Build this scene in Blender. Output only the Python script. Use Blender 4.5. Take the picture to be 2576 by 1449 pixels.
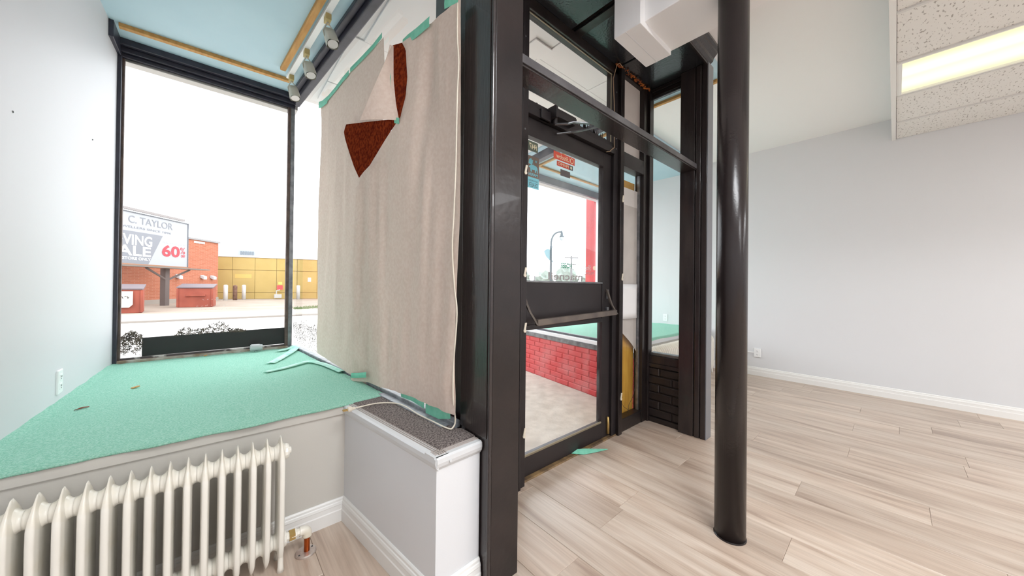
import bpy, math, random
from mathutils import Vector, Matrix, noise
random.seed(7)
for o in list(bpy.data.objects):
    bpy.data.objects.remove(o)
SC = bpy.context.scene
COL = SC.collection

# ------------------------------------------------------------------ camera
cd = bpy.data.cameras.new('camera'); cam = bpy.data.objects.new('camera', cd); COL.objects.link(cam)
cd.sensor_fit = 'HORIZONTAL'; cd.sensor_width = 36.0
cd.lens = 36.0*847.4/2576; cd.shift_y = -10.6/2576; cd.clip_start = .02; cd.clip_end = 400
Rt = Vector((0.750827, -0.660405, 0.011152)); Up = Vector((-0.012374, 0.002818, 0.999919)); Fw = Vector((0.660383, 0.750905, 0.006056))
m = Matrix((Rt, Up, -Fw)).transposed().to_4x4(); m.translation = (0, 0, 1.15)
cam.matrix_world = m
SC.camera = cam

# ------------------------------------------------------------------ world: bright overcast sky
SKY = 2.7
W = bpy.data.worlds.new('sky'); SC.world = W; W.use_nodes = True
nt = W.node_tree; nt.nodes.clear()
tc = nt.nodes.new('ShaderNodeTexCoord'); mp = nt.nodes.new('ShaderNodeMapping'); mp.inputs['Scale'].default_value = (1, 1, 4)
nz = nt.nodes.new('ShaderNodeTexNoise'); nz.inputs['Scale'].default_value = 2.2; nz.inputs['Detail'].default_value = 5
rp = nt.nodes.new('ShaderNodeValToRGB')
rp.color_ramp.elements[0].position = .35; rp.color_ramp.elements[0].color = (.86, .93, 1, 1)
rp.color_ramp.elements[1].position = .7; rp.color_ramp.elements[1].color = (1, 1, 1, 1)
bg = nt.nodes.new('ShaderNodeBackground'); bg.inputs['Strength'].default_value = SKY
wo = nt.nodes.new('ShaderNodeOutputWorld')
nt.links.new(tc.outputs['Generated'], mp.inputs[0]); nt.links.new(mp.outputs[0], nz.inputs['Vector'])
nt.links.new(nz.outputs['Fac'], rp.inputs[0]); nt.links.new(rp.outputs[0], bg.inputs[0]); nt.links.new(bg.outputs[0], wo.inputs[0])

# ------------------------------------------------------------------ exposure / added room lamps
LAMP = 18.0                     # radiance of the troffers added out of view to light the room
vs = SC.view_settings
SC.display_settings.display_device = 'sRGB'
vs.view_transform = 'Standard'; vs.look = 'None'; vs.exposure = 0.70; vs.gamma = 1.0; vs.use_curve_mapping = False

# ================================================================== helpers
def srgb(r, g, b):
    f = lambda c: (c/255/12.92) if c/255 <= .04045 else ((c/255+.055)/1.055)**2.4
    return (f(r), f(g), f(b), 1)

def nodes(name):
    mt = bpy.data.materials.new(name); mt.use_nodes = True
    t = mt.node_tree; b = t.nodes['Principled BSDF']
    return mt, t, b

def mat(name, c, r=.5, c2=None, vs=4., bump=0., bs=60., metal=0., coat=0., stretch=(1, 1, 1), spec=.5, detail=4, lo=.35, hi=.65):
    mt, t, b = nodes(name)
    b.inputs['Base Color'].default_value = c; b.inputs['Roughness'].default_value = r
    b.inputs['Metallic'].default_value = metal; b.inputs['Coat Weight'].default_value = coat
    b.inputs['Specular IOR Level'].default_value = spec
    if c2 or bump:
        tc = t.nodes.new('ShaderNodeTexCoord'); mp = t.nodes.new('ShaderNodeMapping'); mp.inputs['Scale'].default_value = stretch
        t.links.new(tc.outputs['Object'], mp.inputs[0])
    if c2:
        n = t.nodes.new('ShaderNodeTexNoise'); n.inputs['Scale'].default_value = vs; n.inputs['Detail'].default_value = detail
        rp = t.nodes.new('ShaderNodeValToRGB'); rp.color_ramp.elements[0].position = lo; rp.color_ramp.elements[1].position = hi
        rp.color_ramp.elements[0].color = c; rp.color_ramp.elements[1].color = c2
        t.links.new(mp.outputs[0], n.inputs['Vector']); t.links.new(n.outputs['Fac'], rp.inputs[0]); t.links.new(rp.outputs[0], b.inputs['Base Color'])
    if bump:
        n2 = t.nodes.new('ShaderNodeTexNoise'); n2.inputs['Scale'].default_value = bs; n2.inputs['Detail'].default_value = 3
        bp = t.nodes.new('ShaderNodeBump'); bp.inputs['Strength'].default_value = bump; bp.inputs['Distance'].default_value = .004
        t.links.new(mp.outputs[0], n2.inputs['Vector']); t.links.new(n2.outputs['Fac'], bp.inputs['Height']); t.links.new(bp.outputs[0], b.inputs['Normal'])
    return mt

def glass_mat(name, tint=(1, 1, 1, 1), dirt=.0, ior=1.35):
    mt = bpy.data.materials.new(name); mt.use_nodes = True; t = mt.node_tree; t.nodes.clear()
    out = t.nodes.new('ShaderNodeOutputMaterial'); tr = t.nodes.new('ShaderNodeBsdfTransparent'); tr.inputs[0].default_value = tint
    gl = t.nodes.new('ShaderNodeBsdfGlossy'); gl.inputs['Roughness'].default_value = .01
    fr = t.nodes.new('ShaderNodeFresnel'); fr.inputs[0].default_value = ior
    mx = t.nodes.new('ShaderNodeMixShader'); ge = t.nodes.new('ShaderNodeNewGeometry')
    sb = t.nodes.new('ShaderNodeMath'); sb.operation = 'SUBTRACT'; sb.inputs[0].default_value = 1; t.links.new(ge.outputs['Backfacing'], sb.inputs[1])
    ml = t.nodes.new('ShaderNodeMath'); ml.operation = 'MULTIPLY'; t.links.new(fr.outputs[0], ml.inputs[0]); t.links.new(sb.outputs[0], ml.inputs[1])
    t.links.new(ml.outputs[0], mx.inputs[0]); t.links.new(tr.outputs[0], mx.inputs[1]); t.links.new(gl.outputs[0], mx.inputs[2])
    last = mx
    if dirt:
        tc = t.nodes.new('ShaderNodeTexCoord'); n = t.nodes.new('ShaderNodeTexNoise'); n.inputs['Scale'].default_value = 6; n.inputs['Detail'].default_value = 8
        rp = t.nodes.new('ShaderNodeValToRGB'); rp.color_ramp.elements[0].position = .45; rp.color_ramp.elements[1].position = .8
        rp.color_ramp.elements[1].color = (dirt, dirt, dirt, 1)
        df = t.nodes.new('ShaderNodeBsdfDiffuse'); df.inputs[0].default_value = (.85, .9, .9, 1)
        m2 = t.nodes.new('ShaderNodeMixShader')
        t.links.new(tc.outputs['Object'], n.inputs['Vector']); t.links.new(n.outputs['Fac'], rp.inputs[0]); t.links.new(rp.outputs[0], m2.inputs[0])
        t.links.new(mx.outputs[0], m2.inputs[1]); t.links.new(df.outputs[0], m2.inputs[2]); last = m2
    t.links.new(last.outputs[0], out.inputs[0])
    return mt

def emis(name, c, s):
    mt = bpy.data.materials.new(name); mt.use_nodes = True; t = mt.node_tree; t.nodes.clear()
    out = t.nodes.new('ShaderNodeOutputMaterial'); e = t.nodes.new('ShaderNodeEmission'); e.inputs[0].default_value = c; e.inputs[1].default_value = s
    t.links.new(e.outputs[0], out.inputs[0]); return mt

def wood_floor():
    mt, t, b = nodes('oak_plank')
    N = t.nodes.new; L = t.links.new
    tc = N('ShaderNodeTexCoord'); oi = N('ShaderNodeObjectInfo')
    cb = N('ShaderNodeCombineXYZ'); mu = N('ShaderNodeMath'); mu.operation = 'MULTIPLY'; mu.inputs[1].default_value = 37
    L(oi.outputs['Random'], mu.inputs[0])
    for i in range(3): L(mu.outputs[0], cb.inputs[i])
    ad = N('ShaderNodeVectorMath'); ad.operation = 'ADD'; L(tc.outputs['Object'], ad.inputs[0]); L(cb.outputs[0], ad.inputs[1])
    mp = N('ShaderNodeMapping'); mp.inputs['Scale'].default_value = (9, .9, 1); L(ad.outputs[0], mp.inputs[0])
    n1 = N('ShaderNodeTexNoise'); n1.inputs['Scale'].default_value = 1.6; n1.inputs['Detail'].default_value = 5; n1.inputs['Distortion'].default_value = .6; L(mp.outputs[0], n1.inputs['Vector'])
    mp2 = N('ShaderNodeMapping'); mp2.inputs['Scale'].default_value = (120, 3.5, 1); L(ad.outputs[0], mp2.inputs[0])
    n2 = N('ShaderNodeTexNoise'); n2.inputs['Scale'].default_value = 1; n2.inputs['Detail'].default_value = 3; L(mp2.outputs[0], n2.inputs['Vector'])
    r1 = N('ShaderNodeValToRGB'); cr = r1.color_ramp
    cr.elements[0].position = .30; cr.elements[0].color = srgb(170, 148, 132)
    cr.elements[1].position = .66; cr.elements[1].color = srgb(214, 198, 183)
    e = cr.elements.new(.46); e.color = srgb(197, 177, 160)
    L(n1.outputs['Fac'], r1.inputs[0])
    r2 = N('ShaderNodeValToRGB'); r2.color_ramp.elements[0].position = .25; r2.color_ramp.elements[0].color = (.72, .70, .68, 1); r2.color_ramp.elements[1].position = .6; r2.color_ramp.elements[1].color = (1, 1, 1, 1)
    L(n2.outputs['Fac'], r2.inputs[0])
    mx = N('ShaderNodeMix'); mx.data_type = 'RGBA'; mx.blend_type = 'MULTIPLY'; mx.inputs[0].default_value = .55
    L(r1.outputs[0], mx.inputs[6]); L(r2.outputs[0], mx.inputs[7])
    hs = N('ShaderNodeHueSaturation'); mr = N('ShaderNodeMapRange'); mr.inputs[3].default_value = .92; mr.inputs[4].default_value = 1.08
    L(oi.outputs['Random'], mr.inputs[0]); L(mr.outputs[0], hs.inputs['Value']); L(mx.outputs[2], hs.inputs['Color']); L(hs.outputs[0], b.inputs['Base Color'])
    b.inputs['Roughness'].default_value = .32
    bp = N('ShaderNodeBump'); bp.inputs['Strength'].default_value = .12; bp.inputs['Distance'].default_value = .002; L(n2.outputs['Fac'], bp.inputs['Height']); L(bp.outputs[0], b.inputs['Normal'])
    return mt

def paper_mat(name, c, c2, trans):
    mt = bpy.data.materials.new(name); mt.use_nodes = True; t = mt.node_tree; t.nodes.clear(); N = t.nodes.new; L = t.links.new
    out = N('ShaderNodeOutputMaterial'); d = N('ShaderNodeBsdfDiffuse'); tr = N('ShaderNodeBsdfTranslucent'); mx = N('ShaderNodeMixShader'); mx.inputs[0].default_value = trans
    tc = N('ShaderNodeTexCoord'); n = N('ShaderNodeTexNoise'); n.inputs['Scale'].default_value = 60; n.inputs['Detail'].default_value = 6
    rp = N('ShaderNodeValToRGB'); rp.color_ramp.elements[0].position = .4; rp.color_ramp.elements[0].color = c; rp.color_ramp.elements[1].position = .62; rp.color_ramp.elements[1].color = c2
    L(tc.outputs['Object'], n.inputs['Vector']); L(n.outputs['Fac'], rp.inputs[0]); L(rp.outputs[0], d.inputs[0]); L(rp.outputs[0], tr.inputs[0])
    L(d.outputs[0], mx.inputs[1]); L(tr.outputs[0], mx.inputs[2]); L(mx.outputs[0], out.inputs[0])
    return mt

class MB:
    def __init__(s): s.v = []; s.f = []
    def add(s, vs, fs):
        k = len(s.v); s.v += [tuple(p) for p in vs]; s.f += [tuple(i+k for i in f) for f in fs]; return s
    def box(s, x0, x1, y0, y1, z0, z1):
        return s.add([(x0,y0,z0),(x1,y0,z0),(x1,y1,z0),(x0,y1,z0),(x0,y0,z1),(x1,y0,z1),(x1,y1,z1),(x0,y1,z1)],
                     [(3,2,1,0),(4,5,6,7),(0,1,5,4),(1,2,6,5),(2,3,7,6),(3,0,4,7)])
    def prism(s, poly, z0, z1):
        n = len(poly); a = sum(poly[i][0]*poly[(i+1)%n][1]-poly[(i+1)%n][0]*poly[i][1] for i in range(n))
        if a < 0: poly = poly[::-1]
        return s.add([(x,y,z0) for x,y in poly]+[(x,y,z1) for x,y in poly],
                     [tuple(range(n-1,-1,-1)), tuple(range(n,2*n))]+[(i,(i+1)%n,n+(i+1)%n,n+i) for i in range(n)])
    def bar(s, a, b, u, v):               # box swept from a to b with half-vectors u, v
        a, b, u, v = map(Vector, (a, b, u, v)); P = []
        for c in (a, b): P += [c-u-v, c+u-v, c+u+v, c-u+v]
        return s.add(P, [(3,2,1,0),(4,5,6,7),(0,1,5,4),(1,2,6,5),(2,3,7,6),(3,0,4,7)])
    def extr(s, prof, a, b, out):          # profile [(d, z)] pushed from a to b (xy), d measured along out (xy)
        n = len(prof); P = []
        for c in (a, b): P += [(c[0]+out[0]*d, c[1]+out[1]*d, z) for d, z in prof]
        return s.add(P, [tuple(range(n)), tuple(range(2*n-1,n-1,-1))]+[(i, n+i, n+(i+1)%n, (i+1)%n) for i in range(n)])
    def tube(s, path, r, n=10, cap=True):
        path = [Vector(p) for p in path]; k0 = len(s.v); m_ = len(path)
        rr = r if isinstance(r, (list, tuple)) else [r]*m_
        up = None
        for i, p in enumerate(path):
            d = (path[min(i+1, m_-1)]-path[max(i-1, 0)]).normalized()
            if up is None:
                up = Vector((0,0,1)) if abs(d.z) < .9 else Vector((1,0,0))
            u = (up-d*up.dot(d)).normalized(); up = u; w = d.cross(u)
            for j in range(n):
                a = 2*math.pi*j/n; q = p+(u*math.cos(a)+w*math.sin(a))*rr[i]; s.v.append(tuple(q))
        for i in range(m_-1):
            for j in range(n):
                a = k0+i*n+j; b = k0+i*n+(j+1) % n; s.f.append((a, b, b+n, a+n))
        if cap:
            s.f.append(tuple(range(k0+n-1, k0-1, -1))); s.f.append(tuple(range(k0+(m_-1)*n, k0+m_*n)))
        return s
    def lathe(s, c, axis, prof, n=16):     # prof [(along, radius)]
        ax = Vector(axis).normalized()
        pts = [Vector(c)+ax*a for a, _ in prof]
        k0 = len(s.v); t = Vector((0,0,1)) if abs(ax.z) < .9 else Vector((1,0,0)); u = (t-ax*t.dot(ax)).normalized(); w = ax.cross(u)
        for p, (_, r) in zip(pts, prof):
            for j in range(n):
                a = 2*math.pi*j/n; s.v.append(tuple(p+(u*math.cos(a)+w*math.sin(a))*max(r, 1e-4)))
        for i in range(len(prof)-1):
            for j in range(n):
                a = k0+i*n+j; b = k0+i*n+(j+1) % n; s.f.append((a, b, b+n, a+n))
        s.f.append(tuple(range(k0+n-1, k0-1, -1))); s.f.append(tuple(range(k0+(len(prof)-1)*n, k0+len(prof)*n)))
        return s
    def grid(s, rows):
        k = len(s.v); n = len(rows[0])
        for r in rows: s.v += [tuple(p) for p in r]
        for i in range(len(rows)-1):
            for j in range(n-1):
                a = k+i*n+j; s.f.append((a, a+1, a+n+1, a+n))
        return s
    def mesh(s, name, off=(0,0,0)):
        me = bpy.data.meshes.new(name); me.from_pydata([(x-off[0], y-off[1], z-off[2]) for x, y, z in s.v], [], s.f); me.update(); return me

def wloc(o):
    p = Vector((0,0,0))
    while o: p += o.location; o = o.parent
    return p

def tag(o, label=None, cat=None, group=None, kind=None):
    if label: o['label'] = label
    if cat: o['category'] = cat
    if group: o['group'] = group
    if kind: o['kind'] = kind
    return o

def build(name, mb, mt, parent=None, smooth=False, bevel=0, solid=0, sub=0, origin=None):
    if parent is not None: off = wloc(parent)
    elif origin is not None: off = Vector(origin)
    else:
        xs, ys, zs = zip(*mb.v); off = Vector(((min(xs)+max(xs))/2, (min(ys)+max(ys))/2, min(zs)))
    me = mb.mesh(name, off); o = bpy.data.objects.new(name, me); COL.objects.link(o)
    if parent is not None: o.parent = parent
    else: o.location = off
    if mt: me.materials.append(mt)
    if smooth: me.shade_smooth()
    if solid:
        md = o.modifiers.new('solid', 'SOLIDIFY'); md.thickness = solid; md.offset = 0
    if bevel:
        md = o.modifiers.new('bevel', 'BEVEL'); md.width = bevel; md.segments = 2; md.limit_method = 'ANGLE'; md.angle_limit = .6
    if sub:
        md = o.modifiers.new('sub', 'SUBSURF'); md.levels = sub; md.render_levels = sub
    return o

def empty(name, loc, label=None, cat=None, group=None, kind=None):
    o = bpy.data.objects.new(name, None); COL.objects.link(o); o.location = loc; o.empty_display_size = .1
    return tag(o, label, cat, group, kind)

def inst(src, name, loc, parent=None, rot=None):
    o = bpy.data.objects.new(name, src); COL.objects.link(o)
    if parent is not None: o.parent = parent; o.location = Vector(loc)-wloc(parent)
    else: o.location = loc
    if rot is not None: o.rotation_euler = rot
    return o

def copy_tree(o, parent=None):
    c = o.copy(); COL.objects.link(c); c.parent = parent
    for ch in list(o.children): copy_tree(ch, c)
    return c

def struct(name, mb, mt, label, cat, **k):
    return tag(build(name, mb, mt, **k), label, cat, None, 'structure')

def txt(name, s, parent, mt, O, U, V, w, h, nrm=(0, 0, 0), bold=0, shear=0, space=1.0):
    cu = bpy.data.curves.new(name, 'FONT'); cu.body = s; cu.size = 1; cu.offset = bold; cu.shear = shear; cu.resolution_u = 3; cu.space_character = space
    ob = bpy.data.objects.new(name+'_tmp', cu); me = bpy.data.meshes.new_from_object(ob); bpy.data.objects.remove(ob)
    xs = [v.co.x for v in me.vertices]; ys = [v.co.y for v in me.vertices]
    x0, x1, y0, y1 = min(xs), max(xs), min(ys), max(ys); O, U, V, nrm = map(Vector, (O, U, V, nrm)); off = wloc(parent)
    for v in me.vertices:
        v.co = O+U*((v.co.x-x0)/(x1-x0)*w)+V*((v.co.y-y0)/(y1-y0)*h)+nrm-off
    me.materials.clear(); me.materials.append(mt); me.name = name
    o = bpy.data.objects.new(name, me); COL.objects.link(o); o.parent = parent
    return o

def lerp(tab, x):
    if x <= tab[0][0]: return tab[0][1]
    for (a, b), (c, d) in zip(tab, tab[1:]):
        if x <= c: return b+(d-b)*(x-a)/(c-a)
    return tab[-1][1]

# ================================================================== materials
WHITE = mat('white_wall_paint', srgb(215, 215, 219), .55, bump=.03, bs=200)
GREIGE = mat('greige_wall_paint', srgb(206, 203, 196), .5, bump=.03, bs=200)
GREYW = mat('pale_grey_wall_paint', srgb(224, 226, 229), .5, bump=.03, bs=200)
CEILW = mat('white_ceiling_paint', srgb(247, 247, 247), .7)
TRIMW = mat('white_trim_paint', srgb(240, 240, 238), .35)
BLUE = mat('light_blue_ceiling_paint', srgb(190, 219, 232), .6, c2=srgb(184, 214, 228), vs=3)
DARK = mat('dark_slate_frame_paint', srgb(52, 52, 66), .4, c2=srgb(42, 42, 54), vs=12, bump=.15, bs=40, stretch=(1, 1, 1))
BLACKP = mat('black_brown_gloss_paint', srgb(42, 34, 33), .28, c2=srgb(32, 27, 27), vs=6, bump=.22, bs=30, coat=.05, spec=.4)
BLACKW = mat('black_brown_painted_timber', srgb(52, 45, 44), .27, c2=srgb(42, 36, 37), vs=5, bump=.3, bs=26, stretch=(3, 3, .5), coat=.2)
BLACKT = mat('black_textured_soffit_paint', srgb(40, 42, 46), .2, bump=.5, bs=70, coat=.3)
DOORM = mat('dark_bronze_metal', srgb(50, 44, 45), .38, c2=srgb(40, 36, 38), vs=3, metal=.25)
COLM = mat('dark_column_paint', srgb(36, 30, 30), .24, bump=.08, bs=120, spec=.4)
STEEL = mat('dull_steel', srgb(150, 152, 155), .4, metal=.8, c2=srgb(120, 122, 126), vs=20)
ALU = mat('light_metal_sill', srgb(205, 208, 210), .4, metal=.3)
CREAM = mat('ivory_radiator_enamel', srgb(243, 240, 231), .28, c2=srgb(226, 214, 186), vs=7, lo=.52, hi=.9, coat=.2)
COPPER = mat('copper_pipe', srgb(184, 92, 40), .3, metal=.8, c2=srgb(130, 58, 22), vs=12)
BRASS = mat('aged_brass', srgb(190, 160, 100), .4, metal=.7)
PINE = mat('pine_batten', srgb(206, 158, 92), .6, c2=srgb(186, 134, 68), vs=6, stretch=(6, 1, 6))
PLY = mat('yellow_plywood', srgb(214, 168, 74), .5, c2=srgb(196, 146, 58), vs=5, stretch=(6, 1, .8))
GREEN = mat('green_pile_carpet', srgb(142, 208, 183), .95, c2=srgb(180, 228, 209), vs=160, bump=1.0, bs=420, spec=.1, detail=6)
GREYC = mat('charcoal_fleck_carpet', srgb(74, 66, 66), .95, c2=srgb(158, 148, 143), vs=150, bump=1., bs=420, spec=.1)
TAPE = mat('mint_masking_tape', srgb(118, 202, 172), .7, c2=srgb(134, 212, 186), vs=30)
TAPEL = mat('pale_mint_masking_tape', srgb(196, 236, 222), .7, c2=srgb(150, 220, 198), vs=14)
IVORY = mat('ivory_cord', srgb(226, 217, 200), .4)
KRAFT = paper_mat('kraft_paper', srgb(224, 205, 192), srgb(230, 213, 201), .10)
KRAFT_SHADE = paper_mat('kraft_paper_red_shade', srgb(96, 34, 22), srgb(138, 58, 30), .15)  # flap's shade and dim backlight painted into the paper colour
GLASS = glass_mat('window_glass'); GLASSD = glass_mat('dirty_glass', dirt=.10)
PLATE = mat('outlet_plastic', srgb(244, 245, 246), .35)
SLOT = mat('socket_slot', srgb(60, 60, 62), .6)
OAK = wood_floor()
LENS = emis('unseen_troffer_diffuser', (.96, .98, 1.0, 1), LAMP)  # only on the unseen troffers added for brightness
LENSD = emis('dimmed_troffer_diffuser', (.76, .72, .50, 1), 1.0)      # front lamp turned down to keep its cream tone; tube bands in the ramp
_t = LENSD.node_tree; _e = _t.nodes['Emission']; _tc = _t.nodes.new('ShaderNodeTexCoord'); _sx = _t.nodes.new('ShaderNodeSeparateXYZ'); _rp = _t.nodes.new('ShaderNodeValToRGB')
_mr = _t.nodes.new('ShaderNodeMapRange'); _mr.inputs[1].default_value = -.30; _mr.inputs[2].default_value = .30
for _p, _c in ((.12, (.70, .64, .40, 1)), (.30, (.90, .90, .74, 1)), (.46, (.70, .67, .52, 1)), (.66, (.84, .82, .66, 1)), (.90, (.68, .63, .42, 1))):
    _el = _rp.color_ramp.elements.new(_p); _el.color = _c
_rp.color_ramp.elements[0].color = (.66, .61, .40, 1); _rp.color_ramp.elements[-1].color = (.64, .60, .42, 1)
_t.links.new(_tc.outputs['Object'], _sx.inputs[0]); _t.links.new(_sx.outputs[0], _mr.inputs[0]); _t.links.new(_mr.outputs[0], _rp.inputs[0]); _t.links.new(_rp.outputs[0], _e.inputs[0])
TILE = mat('ceiling_tile', srgb(236, 235, 232), .9, c2=srgb(176, 172, 168), vs=34, lo=.60, hi=.66, detail=3, stretch=(1, 2.4, 1), bump=.3, bs=90)
REDB = mat('red_painted_brick', srgb(196, 62, 62), .6, c2=srgb(178, 50, 54), vs=3, bump=.35, bs=60)
REDM = mat('red_painted_mortar', srgb(176, 54, 56), .8, bump=.3, bs=80)
BLKB = mat('black_painted_brick', srgb(42, 35, 34), .35, bump=.4, bs=50)
CONC = mat('concrete_slab', srgb(204, 196, 185), .9, c2=srgb(184, 175, 164), vs=9, bump=.4, bs=50, detail=8)
PRINTW = mat('white_print', srgb(245, 245, 245), .5); PRINTG = mat('grey_print', srgb(120, 122, 128), .5)
PRINTD = mat('dark_print', srgb(60, 60, 62), .5); PRINTR = mat('red_print', srgb(206, 48, 60), .5)
FILMB = mat('black_window_film', srgb(36, 30, 32), .4)
SCRAP = mat('torn_film', srgb(62, 50, 46), .5, c2=srgb(110, 92, 80), vs=30)

# ================================================================== floor with planks
PW = .21
fl = struct('floor', MB().box(-.65, 5.45, -7.1, 1.85, -.12, -.009), CONC, 'floor slab under the light oak planks', 'floor')
build('rear_boards', MB().box(-.6, 5.4, -7.0, -1.6, -.009, 0), OAK, fl)
ENDS = {0: .312, 2: .916, 3: .366, 4: -.123, 6: .708, 7: .213, 8: -.30, 10: .226, 13: .214, 14: -.37, 16: .712}
plank_cache = {}
def plank_mesh(w, l):
    key = (round(w, 3), round(l, 3))
    if key not in plank_cache:
        g, c, t = .0004, .0013, .009
        a, b = w/2-g, l/2-g
        vs_ = [(-a, -b, -t), (a, -b, -t), (a, b, -t), (-a, b, -t), (-a, -b, -c), (a, -b, -c), (a, b, -c), (-a, b, -c),
               (-a+c, -b+c, 0), (a-c, -b+c, 0), (a-c, b-c, 0), (-a+c, b-c, 0)]
        fs_ = [(8,9,10,11)]+[(i, (i+1) % 4, 4+(i+1) % 4, 4+i) for i in range(4)]+[(4+i, 4+(i+1) % 4, 8+(i+1) % 4, 8+i) for i in range(4)]
        mb = MB().add(vs_, fs_); me = mb.mesh('plank'); me.materials.append(OAK); plank_cache[key] = me
    return plank_cache[key]
for k in range(-12, 18):
    x0 = max(1.805+PW*k, -.6); x1 = min(1.805+PW*(k+1), 5.4)
    if x1-x0 < .02: continue
    xm = (x0+x1)/2
    yend = 1.452 if .80 < xm < 2.86 else 1.80
    e = ENDS.get(k, -1.6+random.random()*1.22)
    while e > -1.6: e -= 1.22
    ys = [-1.6]
    y = e+1.22
    while y < yend-.04: ys.append(y); y += 1.22
    ys.append(yend)
    for a, b in zip(ys, ys[1:]):
        if b-a > .03: inst(plank_mesh(x1-x0, b-a), 'plank', (xm, (a+b)/2, 0), fl)

# ================================================================== walls and ceilings
struct('wall_left', MB().prism([(-.54, 3.75), (-.575, 2.13), (-.60, 1.5), (-.60, -7.1), (-.8, -7.1), (-.8, 3.75)], 0, 2.98), WHITE, 'white painted wall beside the left display window', 'wall')
struct('wall_right', MB().box(5.4, 5.6, -7.1, 3.75, 0, 2.98), GREYW, 'pale grey wall on the far right of the shop', 'wall')
struct('wall_back', MB().box(-.6, 5.4, -7.1, -7.0, 0, 2.98), GREYW, 'plain grey wall at the back of the shop', 'wall')
struct('ceiling', MB().box(-.8, 5.6, -7.1, 3.9, 2.975, 3.12), CEILW, 'smooth white plaster ceiling above the entrance floor', 'ceiling')
# bay A blue ceiling, with its header
struct('ceiling_bay_left', MB().prism([(-.545, 3.71), (.545, 3.71), (.70, 1.90), (.70, 1.70), (-.585, 1.70)], 2.87, 2.972), BLUE, 'light blue ceiling over the left display bay', 'ceiling')
# bay B ceilings
struct('ceiling_bay_right', MB().prism([(3.24, 3.71), (5.4, 3.71), (5.4, 1.9), (3.0, 1.9)], 2.90, 2.972), BLUE, 'light blue ceiling over the right display bay', 'ceiling')
struct('trim_1', MB().prism([(2.84, .95), (3.10, .95), (3.10, 1.88), (2.99, 1.88), (2.90, 1.5), (2.84, 1.4)], 2.87, 2.972), BLUE, 'light blue boxed strip of ceiling behind the right entrance post', 'ceiling')
# black soffit above the entrance, in panels
so = struct('ceiling_entry', MB().box(.93, 2.84, .955, 1.5, 2.885, 2.972), BLACKP, 'black painted soffit above the shop door', 'ceiling')
for a, b in ((.93, 1.25), (1.262, 1.765), (1.80, 2.335), (2.35, 2.84)):
    build('soffit_panel', MB().box(a, b, .96, 1.49, 2.868, 2.885), BLACKT, so, bevel=.003)
build('soffit_batten', MB().box(1.795, 1.86, 1.0, 1.43, 2.862, 2.869), BLACKP, so, bevel=.002)
# header and crown moulding at the front of the soffit
cr = [(0, 2.972), (.075, 2.972), (.075, 2.955), (.062, 2.945), (.058, 2.93), (.035, 2.905), (.03, 2.885), (.012, 2.872), (.012, 2.85), (0, 2.85)]
struct('trim_2', MB().extr(cr, (.93, .955), (2.84, .955), (0, -1)), BLACKW, 'black crown moulding above the right entrance post', 'moulding')

# white boxed beam carried by the column, and its cross box
bm_ = empty('trim_beam', (1.82, 0, 2.53), 'white boxed ceiling beam resting on the black column', 'beam', None, 'structure')
build('beam_box', MB().box(1.655, 1.98, -7, .90, 2.53, 2.974), CEILW, bm_, bevel=.004)
build('beam_end_box', MB().box(1.612, 1.968, .862, 1.014, 2.50, 2.866), CEILW, bm_, bevel=.003)
build('beam_seam', MB().box(1.612, 1.968, .944, .947, 2.4985, 2.501), GREYW, bm_)

# round steel column
cx, cy = 1.812, .505
co = empty('steel_column', (cx, cy, 0), 'round glossy black steel column standing on the plank floor', 'column')
build('shaft', MB().lathe((cx, cy, 0), (0,0,1), [(0, .063), (2.53, .063)], 48), COLM, co, smooth=False)
for p in co.children[0].data.polygons: p.use_smooth = len(p.vertices) == 4
build('base_ring', MB().lathe((cx, cy, 0), (0,0,1), [(0, .066), (.004, .066), (.006, .063)], 40), COLM, co)

# baseboard profile
BBP = [(0, 0), (.016, 0), (.016, .055), (.0135, .060), (.0125, .078), (.0135, .082), (.011, .092), (.008, .095), (.0075, .104), (.004, .109), (0, .110)]
struct('baseboard_right', MB().extr(BBP, (5.4, -7), (5.4, 1.80), (-1, 0)), TRIMW, 'white moulded baseboard along the pale grey right wall', 'baseboard')

# dropped ceiling: grid, tiles and troffers
dz = 2.745
GRIDM = mat('grid_bar_enamel', srgb(222, 221, 219), .5)
dg = empty('ceiling_dropped', (2.4, -.05, dz), 'dropped white tile ceiling behind the plaster ceiling', 'ceiling', None, 'structure')
XT = [5.4, 4.855, 4.205, 3.585, 2.93, 2.32, 1.98]
XT2 = [1.655, 1.12, .51, -.10, -.60]
build('edge_trim', MB().box(1.98, 5.4, -.002, .028, dz-.004, 2.974), TRIMW, dg, bevel=.002)
build('edge_trim', MB().box(-.6, 1.655, -.002, .028, dz-.004, 2.974), TRIMW, dg, bevel=.002)
YT = [0, -1.22, -2.44, -3.66, -4.88, -6.1, -7.0]
LIT = {(4.205, 0), (4.205, -2.44), (4.205, -4.88), (1.12, 0), (1.12, -2.44), (1.12, -4.88)}  # only the front right one is in view; the rest are added light
nt_ = 0
for xs in (XT, XT2):
    for xa in xs[1:-1]:
        build('grid_bar', MB().box(xa-.011, xa+.011, -7, -.003, dz-.004, dz+.006), GRIDM, dg)
    for ya in YT[1:-1]:
        build('grid_bar', MB().box(xs[-1], xs[0], ya-.011, ya+.011, dz-.005, dz+.0055), GRIDM, dg)
    for xa, xb in zip(xs, xs[1:]):
        for ya, yb in zip(YT, YT[1:]):
            if (xa, ya) in LIT: continue
            build('ceiling_tile', MB().box(xb+.004, xa-.004, yb+.004, ya-.004, dz+.006, dz+.02), TILE, dg, bevel=.003)
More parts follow.
